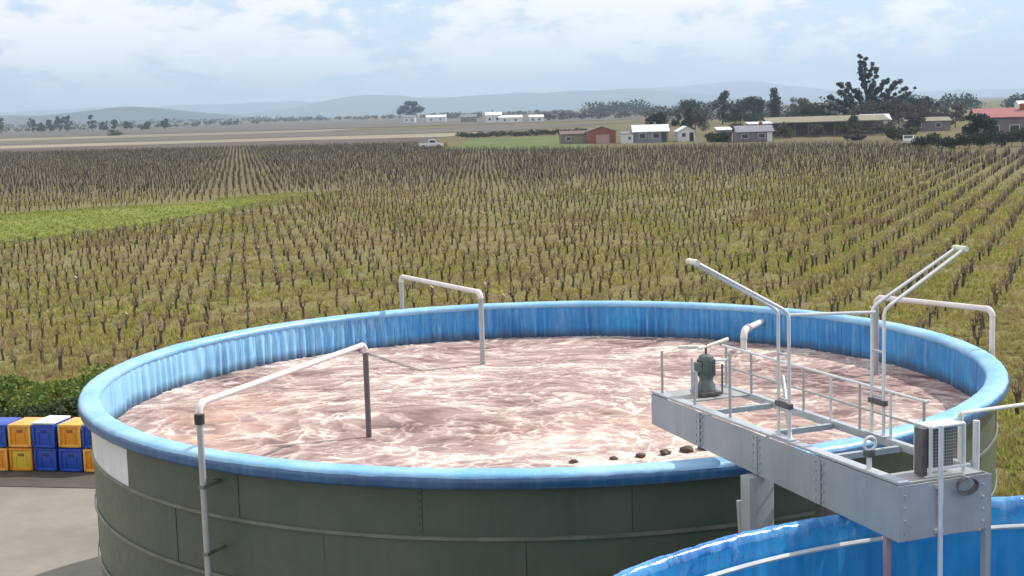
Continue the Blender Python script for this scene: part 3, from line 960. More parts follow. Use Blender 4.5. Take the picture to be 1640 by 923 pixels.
    arm('twin tube arm bent out to the right, on the far edge of the walkway', WB - 0.035, 1.38, 0.88, 0.47, 1.00)

    # mixer drive at the far end
    P = WO + WW * 0.42 + WU * 3.72
    mx = thing('mixer_drive', 'dark green mixer motor with cream cross arms at the walkway far end', 'motor', (P.x, P.y, DZ), WROT)
    MB().box((0, 0, 0.02), (0.34, 0.34, 0.04), bev=0.006).build('base_plate', M['pipe_dark'], mx)
    MB().lathe([(0.0, 0.04), (0.13, 0.04), (0.13, 0.11), (0.10, 0.15), (0.10, 0.20), (0.0, 0.20)], 20).build('gearbox', M['motor'], mx)
    body = MB().lathe([(0.0, 0.20), (0.105, 0.20), (0.115, 0.22), (0.115, 0.42), (0.10, 0.46), (0.06, 0.48), (0.0, 0.485)], 24)
    body.build('motor_body', M['motor'], mx)
    for k in range(16):
        a = k * math.pi / 8
        MB().box((0.122, 0, 0.32), (0.022, 0.008, 0.19), M=Matrix.Rotation(a, 4, 'Z')).build('cooling_fin', M['motor'], mx)
    MB().box((-0.15, -0.03, 0.34), (0.08, 0.10, 0.11), bev=0.008).build('terminal_box', M['motor'], mx)
    MB().tube([(0, 0, 0.48), (0, 0, 0.60)], 0.018, 10).build('spindle', M['pipe_dark'], mx)
    for a, L in ((R(168), 0.40), (R(12), 0.42), (R(215), 0.26)):
        MB().tube([(0, 0, 0.57), (math.cos(a) * L, math.sin(a) * L, 0.585 + 0.035 * (a < 2))], [0.018, 0.024], 10).build('cross_arm', M['cream'], mx)
    MB().tube([(-0.22, -0.12, 0), (-0.22, -0.12, 0.30)], 0.013, 8).build('guard_post', M['galv'], mx)
    MB().tube([(-0.26, -0.05, 0.0), (-0.26, -0.05, 0.46)], 0.016, 8).build('guard_post', M['galv'], mx)
    MB().tube([(0.26, 0.0, 0.0), (0.26, 0.0, 0.34)], 0.014, 8).build('guard_post', M['pipe_dark'], mx)
    # cross tube behind the mixer that carries the cable
    MB().tube([(0.10, 0.12, 0.38), (0.46, 0.12, 0.36)], 0.015, 8).build('cable_tube', M['galv_bright'], mx)
    mx.scale = (0.72, 0.72, 0.86)

    # cabinets at the near end
    P = WO + WW * 0.36 + WU * 0.13
    cb = thing('control_cabinet', 'dark mesh fronted cabinet in a white tube frame on the walkway end', 'cabinet', (P.x, P.y, DZ), WROT)
    MB().box((0.13, 0.03, 0.20), (0.27, 0.05, 0.33), bev=0.006).build('case', M['cabinet_dark'], cb)
    wires = MB()
    for k in range(13):
        wires.box((0.005 + k * 0.0208, -0.03, 0.20), (0.004, 0.004, 0.34))
        wires.box((0.13, -0.034, 0.045 + k * 0.026), (0.27, 0.004, 0.004))
    tag(wires.build('mesh_screen', M['pvc_grey'], cb), kind='stuff')
    for x in (-0.03, 0.29):
        MB().tube([(x, 0.10, 0), (x, 0.10, 0.39)], 0.013, 8).build('frame_post', M['galv_bright'], cb)
    MB().tube([(-0.03, -0.09, 0.05), (0.29, -0.09, 0.05)], 0.013, 8).build('frame_rail', M['galv_bright'], cb)
    MB().box((0.13, 0.0, 0.384), (0.33, 0.20, 0.018), bev=0.005).build('hood', M['galv_bright'], cb)
    for x in (-0.03, 0.29):
        MB().tube([(x, -0.09, 0), (x, -0.09, 0.39)], 0.016, 8).build('frame_post', M['galv_bright'], cb)
    MB().tube([(-0.03, -0.09, 0.388), (0.29, -0.09, 0.388)], 0.016, 8).build('frame_rail', M['galv_bright'], cb)
    MB().box((-0.07, -0.02, 0.19), (0.05, 0.10, 0.38), bev=0.004).build('side_channel', M['pipe_dark'], cb)
    # valve with a white ring handle
    P = WO + WW * 0.05 + WU * 0.45
    vv = thing('ring_valve', 'white ring handled valve on a short stub, on the near edge of the walkway end', 'valve', (P.x, P.y, DZ), WROT)
    MB().tube([(0, 0, 0), (0, 0, 0.16)], 0.022, 10).build('stub', M['galv_bright'], vv)
    ring = [(0.055 * math.cos(a), -0.01, 0.21 + 0.055 * math.sin(a)) for a in np.linspace(0, 2 * math.pi, 17)]
    MB().tube(ring, 0.013, 8, False).build('ring_handle', M['galv_bright'], vv)
    MB().box((0, 0, 0.13), (0.07, 0.07, 0.06), bev=0.006).build('valve_body', M['pipe_dark'], vv)
    # coil of cable hung on the end
    P = WO + WW * 0.60 + WU * -0.04
    co = thing('cable_coil', 'coil of dark grey cable hung on the walkway end plate', 'cable', (P.x, P.y, 3.97), WROT)
    for k in range(3):
        ring = [((0.09 + 0.006 * k) * math.cos(a), -0.012 - 0.012 * k, -0.005 * k + (0.058 + 0.004 * k) * math.sin(a)) for a in np.linspace(0, 2 * math.pi, 21)]
        MB().tube(ring, 0.007, 6, False).build('cable_loop', M['pipe_dark'], co)
    MB().tube([(0, 0.03, 0.06), (0, -0.05, 0.06)], 0.009, 6).build('hook', M['galv'], co)


build_walkway()


# ------------------------------------------------------------------ crates
def build_crates():
    W, H, D = 0.50, 0.485, 0.72
    protos = {}

    def proto(kind):
        mat = {'blue': M['crate_blue'], 'yellow': M['crate_yellow'], 'lemon': M['crate_lemon']}[kind]
        rim = {'blue': M['crate_blue'], 'yellow': M['crate_rim_yellow'], 'lemon': M['crate_yellow']}[kind]
        r = thing('crate', 'x', 'crate')
        # tapered shell with a recessed front, sides and ribs
        sh = MB()
        sh.box((0, 0, H * 0.46), (W - 0.05, D - 0.05, H * 0.88), bev=0.02)
        for s in (-1, 1):
            for k in (-0.11, 0.11):
                sh.box((k, s * (D / 2 - 0.020), H * 0.36), (0.020, 0.014, H * 0.56))
        sh.build('shell', mat, r)
        for s in (-1, 1):
            for q in (-1, 1):
                MB().box((s * (W / 2 - 0.028), q * (D / 2 - 0.018), H * 0.47), (0.05, 0.036, H * 0.86), bev=0.012).build('corner_post', rim, r)
        MB().box((0, -D / 2 + 0.016, 0.04), (W - 0.11, 0.03, 0.055), bev=0.01).build('bottom_rail', rim, r)
        ri = MB()
        ri.box((0, 0, H - 0.035), (W, D, 0.055), bev=0.016)
        ri.build('rim', rim, r)
        MB().box((0, -D / 2 + 0.018, H * 0.70), (0.13, 0.014, 0.055), bev=0.006).build('handle_slot', M['slot_blue'] if kind == 'blue' else M['slot'], r)
        return r
    ox, oy = -10.50, 28.53
    ux, uy = 0.983, -0.186
    rot = math.atan2(uy, ux)
    cols = [  # column: bottom, top
        
        (0, 'yellow', 'blue'), (1, 'lemon', 'yellow'), (2, 'blue', 'blue'), (3, 'blue', 'yellow'), (4, 'yellow', 'blue')]
    words = {
        (0, 0): 'orange yellow crate at the left picture edge, bottom tier', (0, 1): 'blue crate at the left picture edge, top tier',
        (1, 0): 'lemon yellow crate under the orange one, bottom tier', (1, 1): 'orange yellow crate standing on the lemon yellow crate',
        (2, 0): 'blue crate on the ground right of the lemon yellow crate', (2, 1): 'blue crate with its sunlit top painted white, between two orange crates',
        (3, 0): 'blue crate on the ground nearest the tank', (3, 1): 'orange yellow crate on top beside the tank rim',
        (4, 0): 'yellow crate half hidden behind the tank wall, bottom tier', (4, 1): 'blue crate half hidden behind the tank wall, top tier'}
    for (c, b, tp) in cols:
        for tier, kind in ((0, b), (1, tp)):
            if kind in protos:
                o = copy_tree(protos[kind])
            else:
                o = protos[kind] = proto(kind)
            j = random.uniform(-0.02, 0.02)
            s = c * 0.535 + j
            o.location = (ox + ux * s, oy + uy * s + random.uniform(-0.04, 0.04), 0.026 + tier * (H + 0.004))
            o.rotation_euler = (0, 0, rot + random.uniform(-0.05, 0.05))
            o['label'] = words.get((c, tier), '%s crate out of the row, %s tier beyond the left picture edge' % ('blue' if kind == 'blue' else 'orange yellow', ('bottom', 'top')[tier]))
            o['category'] = 'crate'
            o['group'] = 'blue and yellow crates stacked in a row'
            if (c, tier) == (2, 1):
                MB().box((0, 0, H + 0.022), (W - 0.02, D - 0.02, 0.035), bev=0.01).build('sunlit_top', M['crate_lit_white'], o)  # sunlit top of this crate, put in as a white slab


build_crates()


# ------------------------------------------------------------------ vineyard
def twig(p0, p1, r0, r1, n=3):
    """tapered stick as arrays"""
    p0, p1 = np.array(p0, float), np.array(p1, float)
    t = p1 - p0
    t /= np.linalg.norm(t)
    a = np.array([0, 0, 1.0]) if abs(t[2]) < 0.9 else np.array([1.0, 0, 0])
    u = np.cross(t, a)
    u /= np.linalg.norm(u)
    w = np.cross(t, u)
    an = np.arange(n) * 2 * math.pi / n
    ring = np.cos(an)[:, None] * u + np.sin(an)[:, None] * w
    V = np.concatenate([p0 + ring * r0, p1 + ring * r1])
    F = []
    for k in range(n):
        k2 = (k + 1) % n
        F += [(k, k2, n + k2), (k, n + k2, n + k)]
    return V, np.array(F)


def join(parts):
    Vs, Fs, b = [], [], 0
    for V, F in parts:
        Vs.append(V)
        Fs.append(F + b)
        b += len(V)
    return np.concatenate(Vs), np.concatenate(Fs)


def vine_variant(rs, fine=True):
    trunk, cane = [], []
    h = rs.uniform(0.46, 0.66)
    p = np.array([0.0, 0, -0.02])
    lean = np.array([rs.uniform(-0.07, 0.07), rs.uniform(-0.07, 0.07)])
    r = rs.uniform(0.070, 0.095)
    segs = 3 if fine else 1
    for k in range(segs):
        q = np.array([lean[0] * (k + 1) / segs + rs.uniform(-0.025, 0.025), lean[1] * (k + 1) / segs + rs.uniform(-0.025, 0.025), h * (k + 1) / segs])
        trunk.append(twig(p, q, r, r * (0.86 if k < segs - 1 else 1.05), 6 if fine else 4))
        p, r = q, r * 0.9
    head = p
    na = rs.integers(4, 6) if fine else 3
    a0 = rs.uniform(0, 6.28)
    for k in range(na):
        a = a0 + 6.28 * k / na + rs.uniform(-0.3, 0.3)
        e = head + np.array([math.cos(a) * rs.uniform(0.06, 0.15), math.sin(a) * rs.uniform(0.06, 0.15), rs.uniform(0.02, 0.14)])
        trunk.append(twig(head - [0, 0, 0.04], e, 0.032, 0.018, 5 if fine else 3))
        for c in range(rs.integers(3, 5) if fine else 2):
            g = e + np.array([math.cos(a) * rs.uniform(-0.05, 0.18) + rs.uniform(-0.11, 0.11), math.sin(a) * rs.uniform(-0.05, 0.18) + rs.uniform(-0.11, 0.11), rs.uniform(0.16, 0.52)])
            cane.append(twig(e, g, 0.015 if fine else 0.020, 0.009, 3))
            if fine and rs.random() < 0.55:       # a few withered leaves still hang on
                q = e + (g - e) * rs.uniform(0.3, 1.0)
                u, w = rs.normal(size=3) * 0.045, rs.normal(size=3) * 0.045
                cane.append((np.array([q - u, q + w, q + u, q - w]), np.array([[0, 1, 2], [0, 2, 3]])))
    if rs.random() < (0.6 if fine else 0.45):      # weathered stake
        sx, sy = rs.uniform(-0.15, 0.15), rs.uniform(-0.15, 0.15)
        cane.append(twig((sx, sy, -0.02), (sx + rs.uniform(-0.06, 0.06), sy + rs.uniform(-0.06, 0.06), rs.uniform(0.85, 1.25)), 0.022, 0.020, 4))
    return join(trunk), join(cane)


ROWA = R(23)
E1 = np.array([math.sin(ROWA), math.cos(ROWA)]) * 1.2
E2 = np.array([math.cos(ROWA), -math.sin(ROWA)]) * 1.6


def inside(pts, poly):
    x, y = pts[:, 0], pts[:, 1]
    res = np.zeros(len(pts), bool)
    n = len(poly)
    for i in range(n):
        x0, y0 = poly[i]
        x1, y1 = poly[(i + 1) % n]
        cnd = ((y0 > y) != (y1 > y)) & (x < (x1 - x0) * (y - y0) / (y1 - y0 + 1e-9) + x0)
        res ^= cnd
    return res


WEDGE = [(-76, 66), (-38, 75), (-28.5, 82), (-23, 94), (-19.2, 109), (-14.5, 132), (-21, 129), (-29, 119), (-40, 112), (-76, 102)]
GREENF = [(-12, 260), (14, 237), (60, 225), (90, 200), (110, 300), (20, 360), (-12, 390)]
HOUSES = [(8, 262), (30, 255), (48, 238), (60, 205), (54, 178), (60, 172), (120, 172), (150, 420), (0, 420)]


def lattice():
    i = np.arange(-300, 520)
    j = np.arange(-400, 400)
    I, J = np.meshgrid(i, j)
    P = I.reshape(-1, 1) * E1 + J.reshape(-1, 1) * E2 + np.array([0.4, 30.0])
    P = P[(P[:, 1] > 29) & (P[:, 1] < 420)]
    P = P[np.abs(P[:, 0]) < P[:, 1] * 0.40 + 5]
    # near edge of the planting
    edge = np.where(P[:, 0] < -5, 37.5 - (P[:, 0] + 5) * 0.14, np.where(P[:, 0] > 7, 30.0, 31.0))
    P = P[P[:, 1] > edge]
    P = P[~inside(P, WEDGE)]
    P = P[~inside(P, GREENF)]
    P = P[~inside(P, HOUSES)]
    # far edge runs back to the left
    far = np.where(P[:, 0] < -20, 322 - (P[:, 0] + 20) * 0.26, 250 - np.minimum(P[:, 0], 55) * 0.2)
    far = np.where((P[:, 0] > -20) & (P[:, 0] < 0), 300, far)
    P = P[P[:, 1] < far]
    P = P[RNG.random(len(P)) > 0.03 + 0.15 * (fbm(P[:, 0] / 7 + 9, P[:, 1] / 9, 3) > 0.60)]
    P = P + RNG.normal(0, 0.06, P.shape)
    # the lattice drifts: planters were not machines
    P[:, 0] += 0.5 * (fbm(P[:, 0] / 40 + 3, P[:, 1] / 40, 2) - 0.5)
    return P


def scatter(templates, P, rot, scl, zs=None):
    Vs, Fs, b = [], [], 0
    which = RNG.integers(0, len(templates), len(P))
    for k, (V, F) in enumerate(templates):
        sel = np.where(which == k)[0]
        if not len(sel):
            continue
        c, s = np.cos(rot[sel])[:, None], np.sin(rot[sel])[:, None]
        sc = scl[sel][:, None]
        X = (V[None, :, 0] * c - V[None, :, 1] * s) * sc + P[sel, 0][:, None]
        Y = (V[None, :, 0] * s + V[None, :, 1] * c) * sc + P[sel, 1][:, None]
        Z = V[None, :, 2] * sc * (1 if zs is None else zs[sel][:, None]) + 0 * X
        Vv = np.stack([X, Y, Z], -1).reshape(-1, 3)
        Ff = (F[None] + (np.arange(len(sel)) * len(V))[:, None, None]).reshape(-1, F.shape[1]) + b
        Vs.append(Vv)
        Fs.append(Ff)
        b += len(Vv)
    return np.concatenate(Vs), np.concatenate(Fs)


def behind_tank(P):
    """points that the tank hides from the photograph's side"""
    x, y = P[:, 0], P[:, 1]
    ang = np.arctan2(x - 0, y)
    left, right = math.atan2(-5.2, 18.0), math.atan2(6.2, 18.0)
    # sight line over the far rim reaches the ground at about 50 m
    return (ang > left) & (ang < right) & (y < 49 - 1.1 * np.abs(x))


def build_vineyard():
    rs = np.random.default_rng(21)
    P = lattice()
    hidden = behind_tank(P)
    inview = np.abs(P[:, 0]) < P[:, 1] * 0.372
    dist = P[:, 1] + 1000 * hidden + 1000 * (~inview)
    order = np.argsort(dist)
    near, rest = order[:300], order[300:]
    variants = [vine_variant(rs) for _ in range(10)]
    meshes = []
    for (TV, TF), (CV, CF) in variants:
        r = thing('grape_vine', 'x', 'vine')
        a = np_mesh('trunk', TV, TF, M['vine_trunk'], r, True)
        b = tag(np_mesh('canes', CV, CF, M['vine_cane'], r, False), kind='stuff')
        meshes.append((r, a, b))
    used = set()
    lab = 'pruned bare grape vine with dark gnarled trunk in the near rows of the vineyard'
    for n, k in enumerate(near):
        v = n % 10
        r, a, b = meshes[v]
        if v in used:
            r2 = r.copy()
            COL.objects.link(r2)
            for ch in (a, b):
                c = ch.copy()
                COL.objects.link(c)
                c.parent = r2
            r = r2
        used.add(v)
        r.location = (P[k, 0], P[k, 1], 0.004)
        s = rs.uniform(0.45, 0.70)
        r.scale = (s, s, s)
        r.rotation_euler = (0, 0, rs.uniform(0, 6.28))
        tag(r, lab, 'vine', 'grape vines in the near rows of the vineyard')
    Q = P[rest]
    mid = Q[Q[:, 1] < 135]
    full = [join(v) for v in variants]
    vr, vs = rs.uniform(0, 6.28, len(mid)), rs.uniform(0.44, 0.70, len(mid))
    global RNG
    for q, mt, lb in ((0, 'vine_trunk', 'trunks of the grape vines in the middle of the field'), (1, 'vine_cane', 'canes of the grape vines in the middle of the field')):
        RNG = np.random.default_rng(99)
        V, F = scatter([v[q] for v in variants], mid, vr, vs)
        tag(np_mesh('vineyard', V, F, M[mt]), lb, None, None, 'stuff')
    fq = Q[Q[:, 1] >= 135]
    simple = [join(vine_variant(rs, False)) for _ in range(5)]
    V, F = scatter(simple, fq, rs.uniform(0, 6.28, len(fq)), rs.uniform(0.60, 0.92, len(fq)))
    tag(np_mesh('vineyard', V, F, M['vine_far']), 'far rows of bare grape vines', None, None, 'stuff')

    # weeds and dry grass between the vines
    def tuft(nb, h, w, rsz):
        parts = []
        for _ in range(nb):
            a = rsz.uniform(0, 6.28)
            d = np.array([math.cos(a), math.sin(a), 0])
            sd = np.array([-d[1], d[0], 0])
            b0 = d * rsz.uniform(0, 0.06)
            tip = b0 + d * rsz.uniform(0.03, 0.16) + np.array([0, 0, h * rsz.uniform(0.5, 1.1)])
            parts.append((np.array([b0 - sd * w, b0 + sd * w, tip]), np.array([[0, 1, 2]])))
        return join(parts)
    tn = [tuft(7, 0.17, 0.014, rs) for _ in range(5)]
    tf = [tuft(5, 0.21, 0.035, rs) for _ in range(5)]

    def pts(n, y0, y1, pw=1.0):
        y = y0 + (y1 - y0) * rs.random(n) ** pw
        x = (rs.random(n) * 2 - 1) * (y * 0.385 + 1)
        return np.stack([x, y], -1)
    A = pts(62000, 23.5, 85, 1.15)
    ok = ~((A[:, 1] < np.where(A[:, 0] < -4, 31.5 - (A[:, 0] + 8) * 0.19, np.where(A[:, 0] > 8, 23.5, 30))))
    ok &= ~((np.hypot(A[:, 0] - TX, A[:, 1] - TY) < 6.4)) & ~((A[:, 0] < 8.0) & (A[:, 1] < 28))
    ok &= ~behind_tank(A)
    ok &= fbm(A[:, 0] / 2.2, A[:, 1] / 2.2, 3) + 0.35 * rs.random(len(A)) > 0.52 + 0.006 * np.clip(A[:, 1] - 50, 0, 40) * (A[:, 0] < 0.2 * A[:, 1])
    A = A[ok & ~inside(A, WEDGE)]
    V, F = scatter(tn, A, rs.uniform(0, 6.28, len(A)), rs.uniform(0.6, 1.45, len(A)))
    tag(np_mesh('weeds', V, F, M['tuft']), 'dry yellow green grass and weeds between the vines', None, None, 'stuff')
    K = pts(40000, 23.5, 120, 1.2)
    ok = (fbm(K[:, 0] / 5 + 40, K[:, 1] / 7, 3) + 0.2 * (K[:, 0] > 5 + 0.0 * K[:, 1]) + 0.25 * (rs.random(len(K)) - 0.5)) > 0.60
    ok &= ~((np.hypot(K[:, 0] - TX, K[:, 1] - TY) < 6.4)) & ~((K[:, 0] < 8.0) & (K[:, 1] < 31)) & ~behind_tank(K)
    ok &= ~((K[:, 0] < -4) & (K[:, 1] < 31.5 - (K[:, 0] + 8) * 0.19))
    K = K[ok]
    V, F = scatter(tn + tf, K, rs.uniform(0, 6.28, len(K)), rs.uniform(0.5, 1.1, len(K)))
    tag(np_mesh('weeds', V, F, M['tuft_green']), 'patches of green weeds in the vineyard', None, None, 'stuff')
    B = pts(52000, 80, 190, 1.4)
    B = B[~inside(B, WEDGE) & ~inside(B, HOUSES)]
    B = B[fbm(B[:, 0] / 6, B[:, 1] / 9, 3) + 0.3 * rs.random(len(B)) > 0.72 + 0.0032 * np.clip(B[:, 1] - 95, 0, 99) - 0.18 * (B[:, 0] > 0.17 * B[:, 1])]
    V, F = scatter(tf, B, rs.uniform(0, 6.28, len(B)), rs.uniform(0.7, 1.5, len(B)))
    tag(np_mesh('weeds', V, F, M['tuft']), 'dry grass further back in the vineyard', None, None, 'stuff')
    G = np.stack([rs.uniform(-76, -14, 34000), rs.uniform(66, 132, 34000)], -1)
    G = G[inside(G + 3.5 * (np.stack([fbm(G[:, 0] / 5, G[:, 1] / 5, 3), fbm(G[:, 0] / 5 + 50, G[:, 1] / 5, 3)], -1) - 0.5) * np.array([1.0, 2.6]), WEDGE)]
    G = G[np.abs(G[:, 0]) < G[:, 1] * 0.39]
    V, F = scatter(tf, G, rs.uniform(0, 6.28, len(G)), rs.uniform(0.5, 1.1, len(G)))
    tag(np_mesh('grass', V, F, M['tuft_green']), 'bright green grass bank between two vineyard blocks', None, None, 'stuff')


build_vineyard()


# ------------------------------------------------------------------ shrubs and trees
def leaf_cloud(centers, radii, n, size, rs, flat=0.0):
    """n small leaf quads spread through ellipsoid clumps"""
    c = np.array(centers, float)
    r = np.array(radii, float)
    vol = r[:, 0] * r[:, 1] * r[:, 2]
    pick = rs.choice(len(c), n, p=vol ** 0.7 / (vol ** 0.7).sum())
    d = rs.normal(size=(n, 3))
    d /= np.linalg.norm(d, axis=1)[:, None]
    rad = rs.random(n) ** 0.42
    p = c[pick] + d * r[pick] * rad[:, None]
    u = rs.normal(size=(n, 3))
    u[:, 2] *= (1 - flat)
    u /= np.linalg.norm(u, axis=1)[:, None]
    w = np.cross(u, rs.normal(size=(n, 3)))
    w /= np.linalg.norm(w, axis=1)[:, None]
    s = size * rs.uniform(0.55, 1.35, n)[:, None]
    V = np.stack([p - u * s, p + w * s * 0.55, p + u * s, p - w * s * 0.55], 1).reshape(-1, 3)
    F = np.arange(n * 4).reshape(n, 4)
    return V, F


def limbs_mesh(name, mat, parent, height, base_r, targets, lean=(0, 0)):
    mb = MB()
    top = Vector((lean[0], lean[1], height))
    mb.tube([(0, 0, -0.1), (lean[0] * 0.3, lean[1] * 0.3, height * 0.35), (lean[0] * 0.7, lean[1] * 0.7, height * 0.7), top], [base_r, base_r * 0.8, base_r * 0.5, base_r * 0.18], 7)
    for (x, y, z) in targets:
        f = max(0.15, min(0.85, (z / height) * 0.7))
        b = Vector((lean[0] * f, lean[1] * f, height * f))
        e = Vector((x, y, z))
        mid = b.lerp(e, 0.55) + Vector((0, 0, 0.04 * height))
        mb.tube([b, mid, e], [base_r * 0.42, base_r * 0.26, base_r * 0.08], 5)
    return mb.build(name, mat, parent)


def tree(name, label, cat, x, y, h, w, leaf, n=900, size=0.5, group=None, kind='round', seed=0, base=0.12, trunk_r=None):
    rs = np.random.default_rng(1000 + seed)
    t = thing(name, label, cat, (x, y, 0), 0, group)
    cs, rd = [], []
    if kind == 'round':
        for _ in range(14):
            a, q = rs.uniform(0, 6.28), math.sqrt(rs.random())
            z = h * rs.uniform(base + 0.12, 0.92)
            lim = w / 2 * (1 - abs((z / h - 0.5) / 0.62) ** 2.2) * 0.85
            cs.append((math.cos(a) * q * lim, math.sin(a) * q * lim, z))
            k = w * rs.uniform(0.12, 0.24)
            rd.append((k, k, k * h / w * 0.75 if h < w * 1.4 else k * 0.9))
    elif kind == 'column':
        for k in range(9):
            z = h * (base + (0.96 - base) * (k + 0.5) / 9)
            q = w / 2 * (0.6 + 0.5 * math.sin((k + 1) / 10 * math.pi))
            cs.append((rs.uniform(-0.1, 0.1) * w, rs.uniform(-0.1, 0.1) * w, z))
            rd.append((q * 0.8, q * 0.8, h * 0.09))
    elif kind == 'low':
        for _ in range(12):
            a, q = rs.uniform(0, 6.28), math.sqrt(rs.random())
            k = w * rs.uniform(0.14, 0.26)
            cs.append((math.cos(a) * q * w * 0.34, math.sin(a) * q * w * 0.34, h * rs.uniform(0.2, 0.72)))
            rd.append((k, k, h * rs.uniform(0.16, 0.3)))
    limbs_mesh('trunk', M['bark'], t, h * 0.72, trunk_r or h * 0.022, cs[:7])
    V, F = leaf_cloud(cs, rd, n, size, rs)
    V[:, 2] = np.maximum(V[:, 2], 0.02)
    np_mesh('crown', V, F, leaf, t)
    return t


def build_conifer():
    """tall open conifer with upswept tufted branches"""
    rs = np.random.default_rng(5)
    t = thing('conifer_tree', 'tall dark conifer with upswept tufted branches behind the farm sheds', 'tree', (83.5, 330, 0))
    H = 17.2
    # (reach x, reach y, start height, end height, clump size)
    br = [(-1.9, 0.4, 11.5, 17.0, 0.95), (-0.7, -0.5, 12.0, 15.8, 1.0), (0.9, 0.3, 11.0, 14.6, 1.0), (-1.6, 0.8, 10.0, 13.6, 1.1), (2.0, -0.4, 9.0, 13.4, 0.9),
          (-5.2, 0.4, 7.0, 10.6, 1.05), (-3.8, -1.0, 8.0, 10.4, 0.95), (-6.6, 0.6, 4.6, 7.4, 1.1), (-4.6, 1.6, 5.4, 8.6, 1.2), (-8.0, 0.2, 3.6, 5.6, 1.0),
          (3.4, 1.0, 7.5, 11.4, 1.0), (4.9, -0.6, 7.0, 11.0, 0.95), (6.4, 0.8, 5.6, 9.2, 1.05), (7.9, 0.2, 4.8, 8.8, 0.8), (2.6, 2.2, 7.4, 10.2, 1.2), (9.6, 0.4, 4.0, 6.6, 0.9),
          (0.4, -1.8, 6.5, 10.2, 1.3), (-1.8, 1.8, 6.0, 9.0, 1.4), (5.2, -2.0, 4.4, 7.2, 1.3), (-4.4, -1.8, 3.6, 6.4, 1.2), (1.6, 2.4, 4.2, 7.2, 1.5), (11.4, 0.6, 3.2, 5.0, 0.9), (8.6, -1.6, 3.4, 6.2, 1.3), (6.6, 1.8, 3.6, 7.6, 1.4), (3.8, -2.0, 5.0, 9.2, 1.4), (10.4, 1.4, 2.6, 5.6, 1.3), (-9.4, 0.6, 2.4, 4.6, 1.0), (-6.2, -1.4, 2.6, 5.4, 1.3), (0.6, 0.5, 8.4, 12.2, 1.3), (-2.6, 0.4, 8.6, 12.0, 1.2)]
    mb = MB()
    mb.tube([(0, 0, -0.2), (-0.1, 0, 5), (-0.5, 0, 10), (-0.9, 0, 14.5)], [0.62, 0.48, 0.28, 0.08], 8)
    mb.build('trunk', M['bark'], t)
    for k, (x, y, z0, z1, s) in enumerate(br[:-2]):
        x *= 1.0 if z1 > 12 else (1.25 if x < 0 else 1.38)
        b = Vector((-0.1 - 0.05 * z0, 0, z0 * 0.82))
        e = Vector((x, y, z1))
        m1 = b.lerp(e, 0.5) - Vector((0, 0, 0.10 * (z1 - z0 + 1)))
        o = MB().tube([b, m1, e], [0.16, 0.10, 0.04], 5).build('branch', M['bark'], t)
        cs, rd = [], []
        for q in np.linspace(0.30, 1.02, 9):
            p = b.lerp(m1, q * 2) if q < 0.5 else m1.lerp(e, (q - 0.5) * 2)
            cs.append((p.x + rs.uniform(-0.35, 0.35), p.y + rs.uniform(-0.5, 0.5), p.z + rs.uniform(-0.3, 0.4)))
            g = s * (0.55 + 0.6 * q) * rs.uniform(0.38, 0.78)
            rd.append((g, g, g * 0.85))
        V, F = leaf_cloud(cs, rd, 1000, 0.19, rs)
        np_mesh('foliage', V, F, M['leaf_conifer'], o)


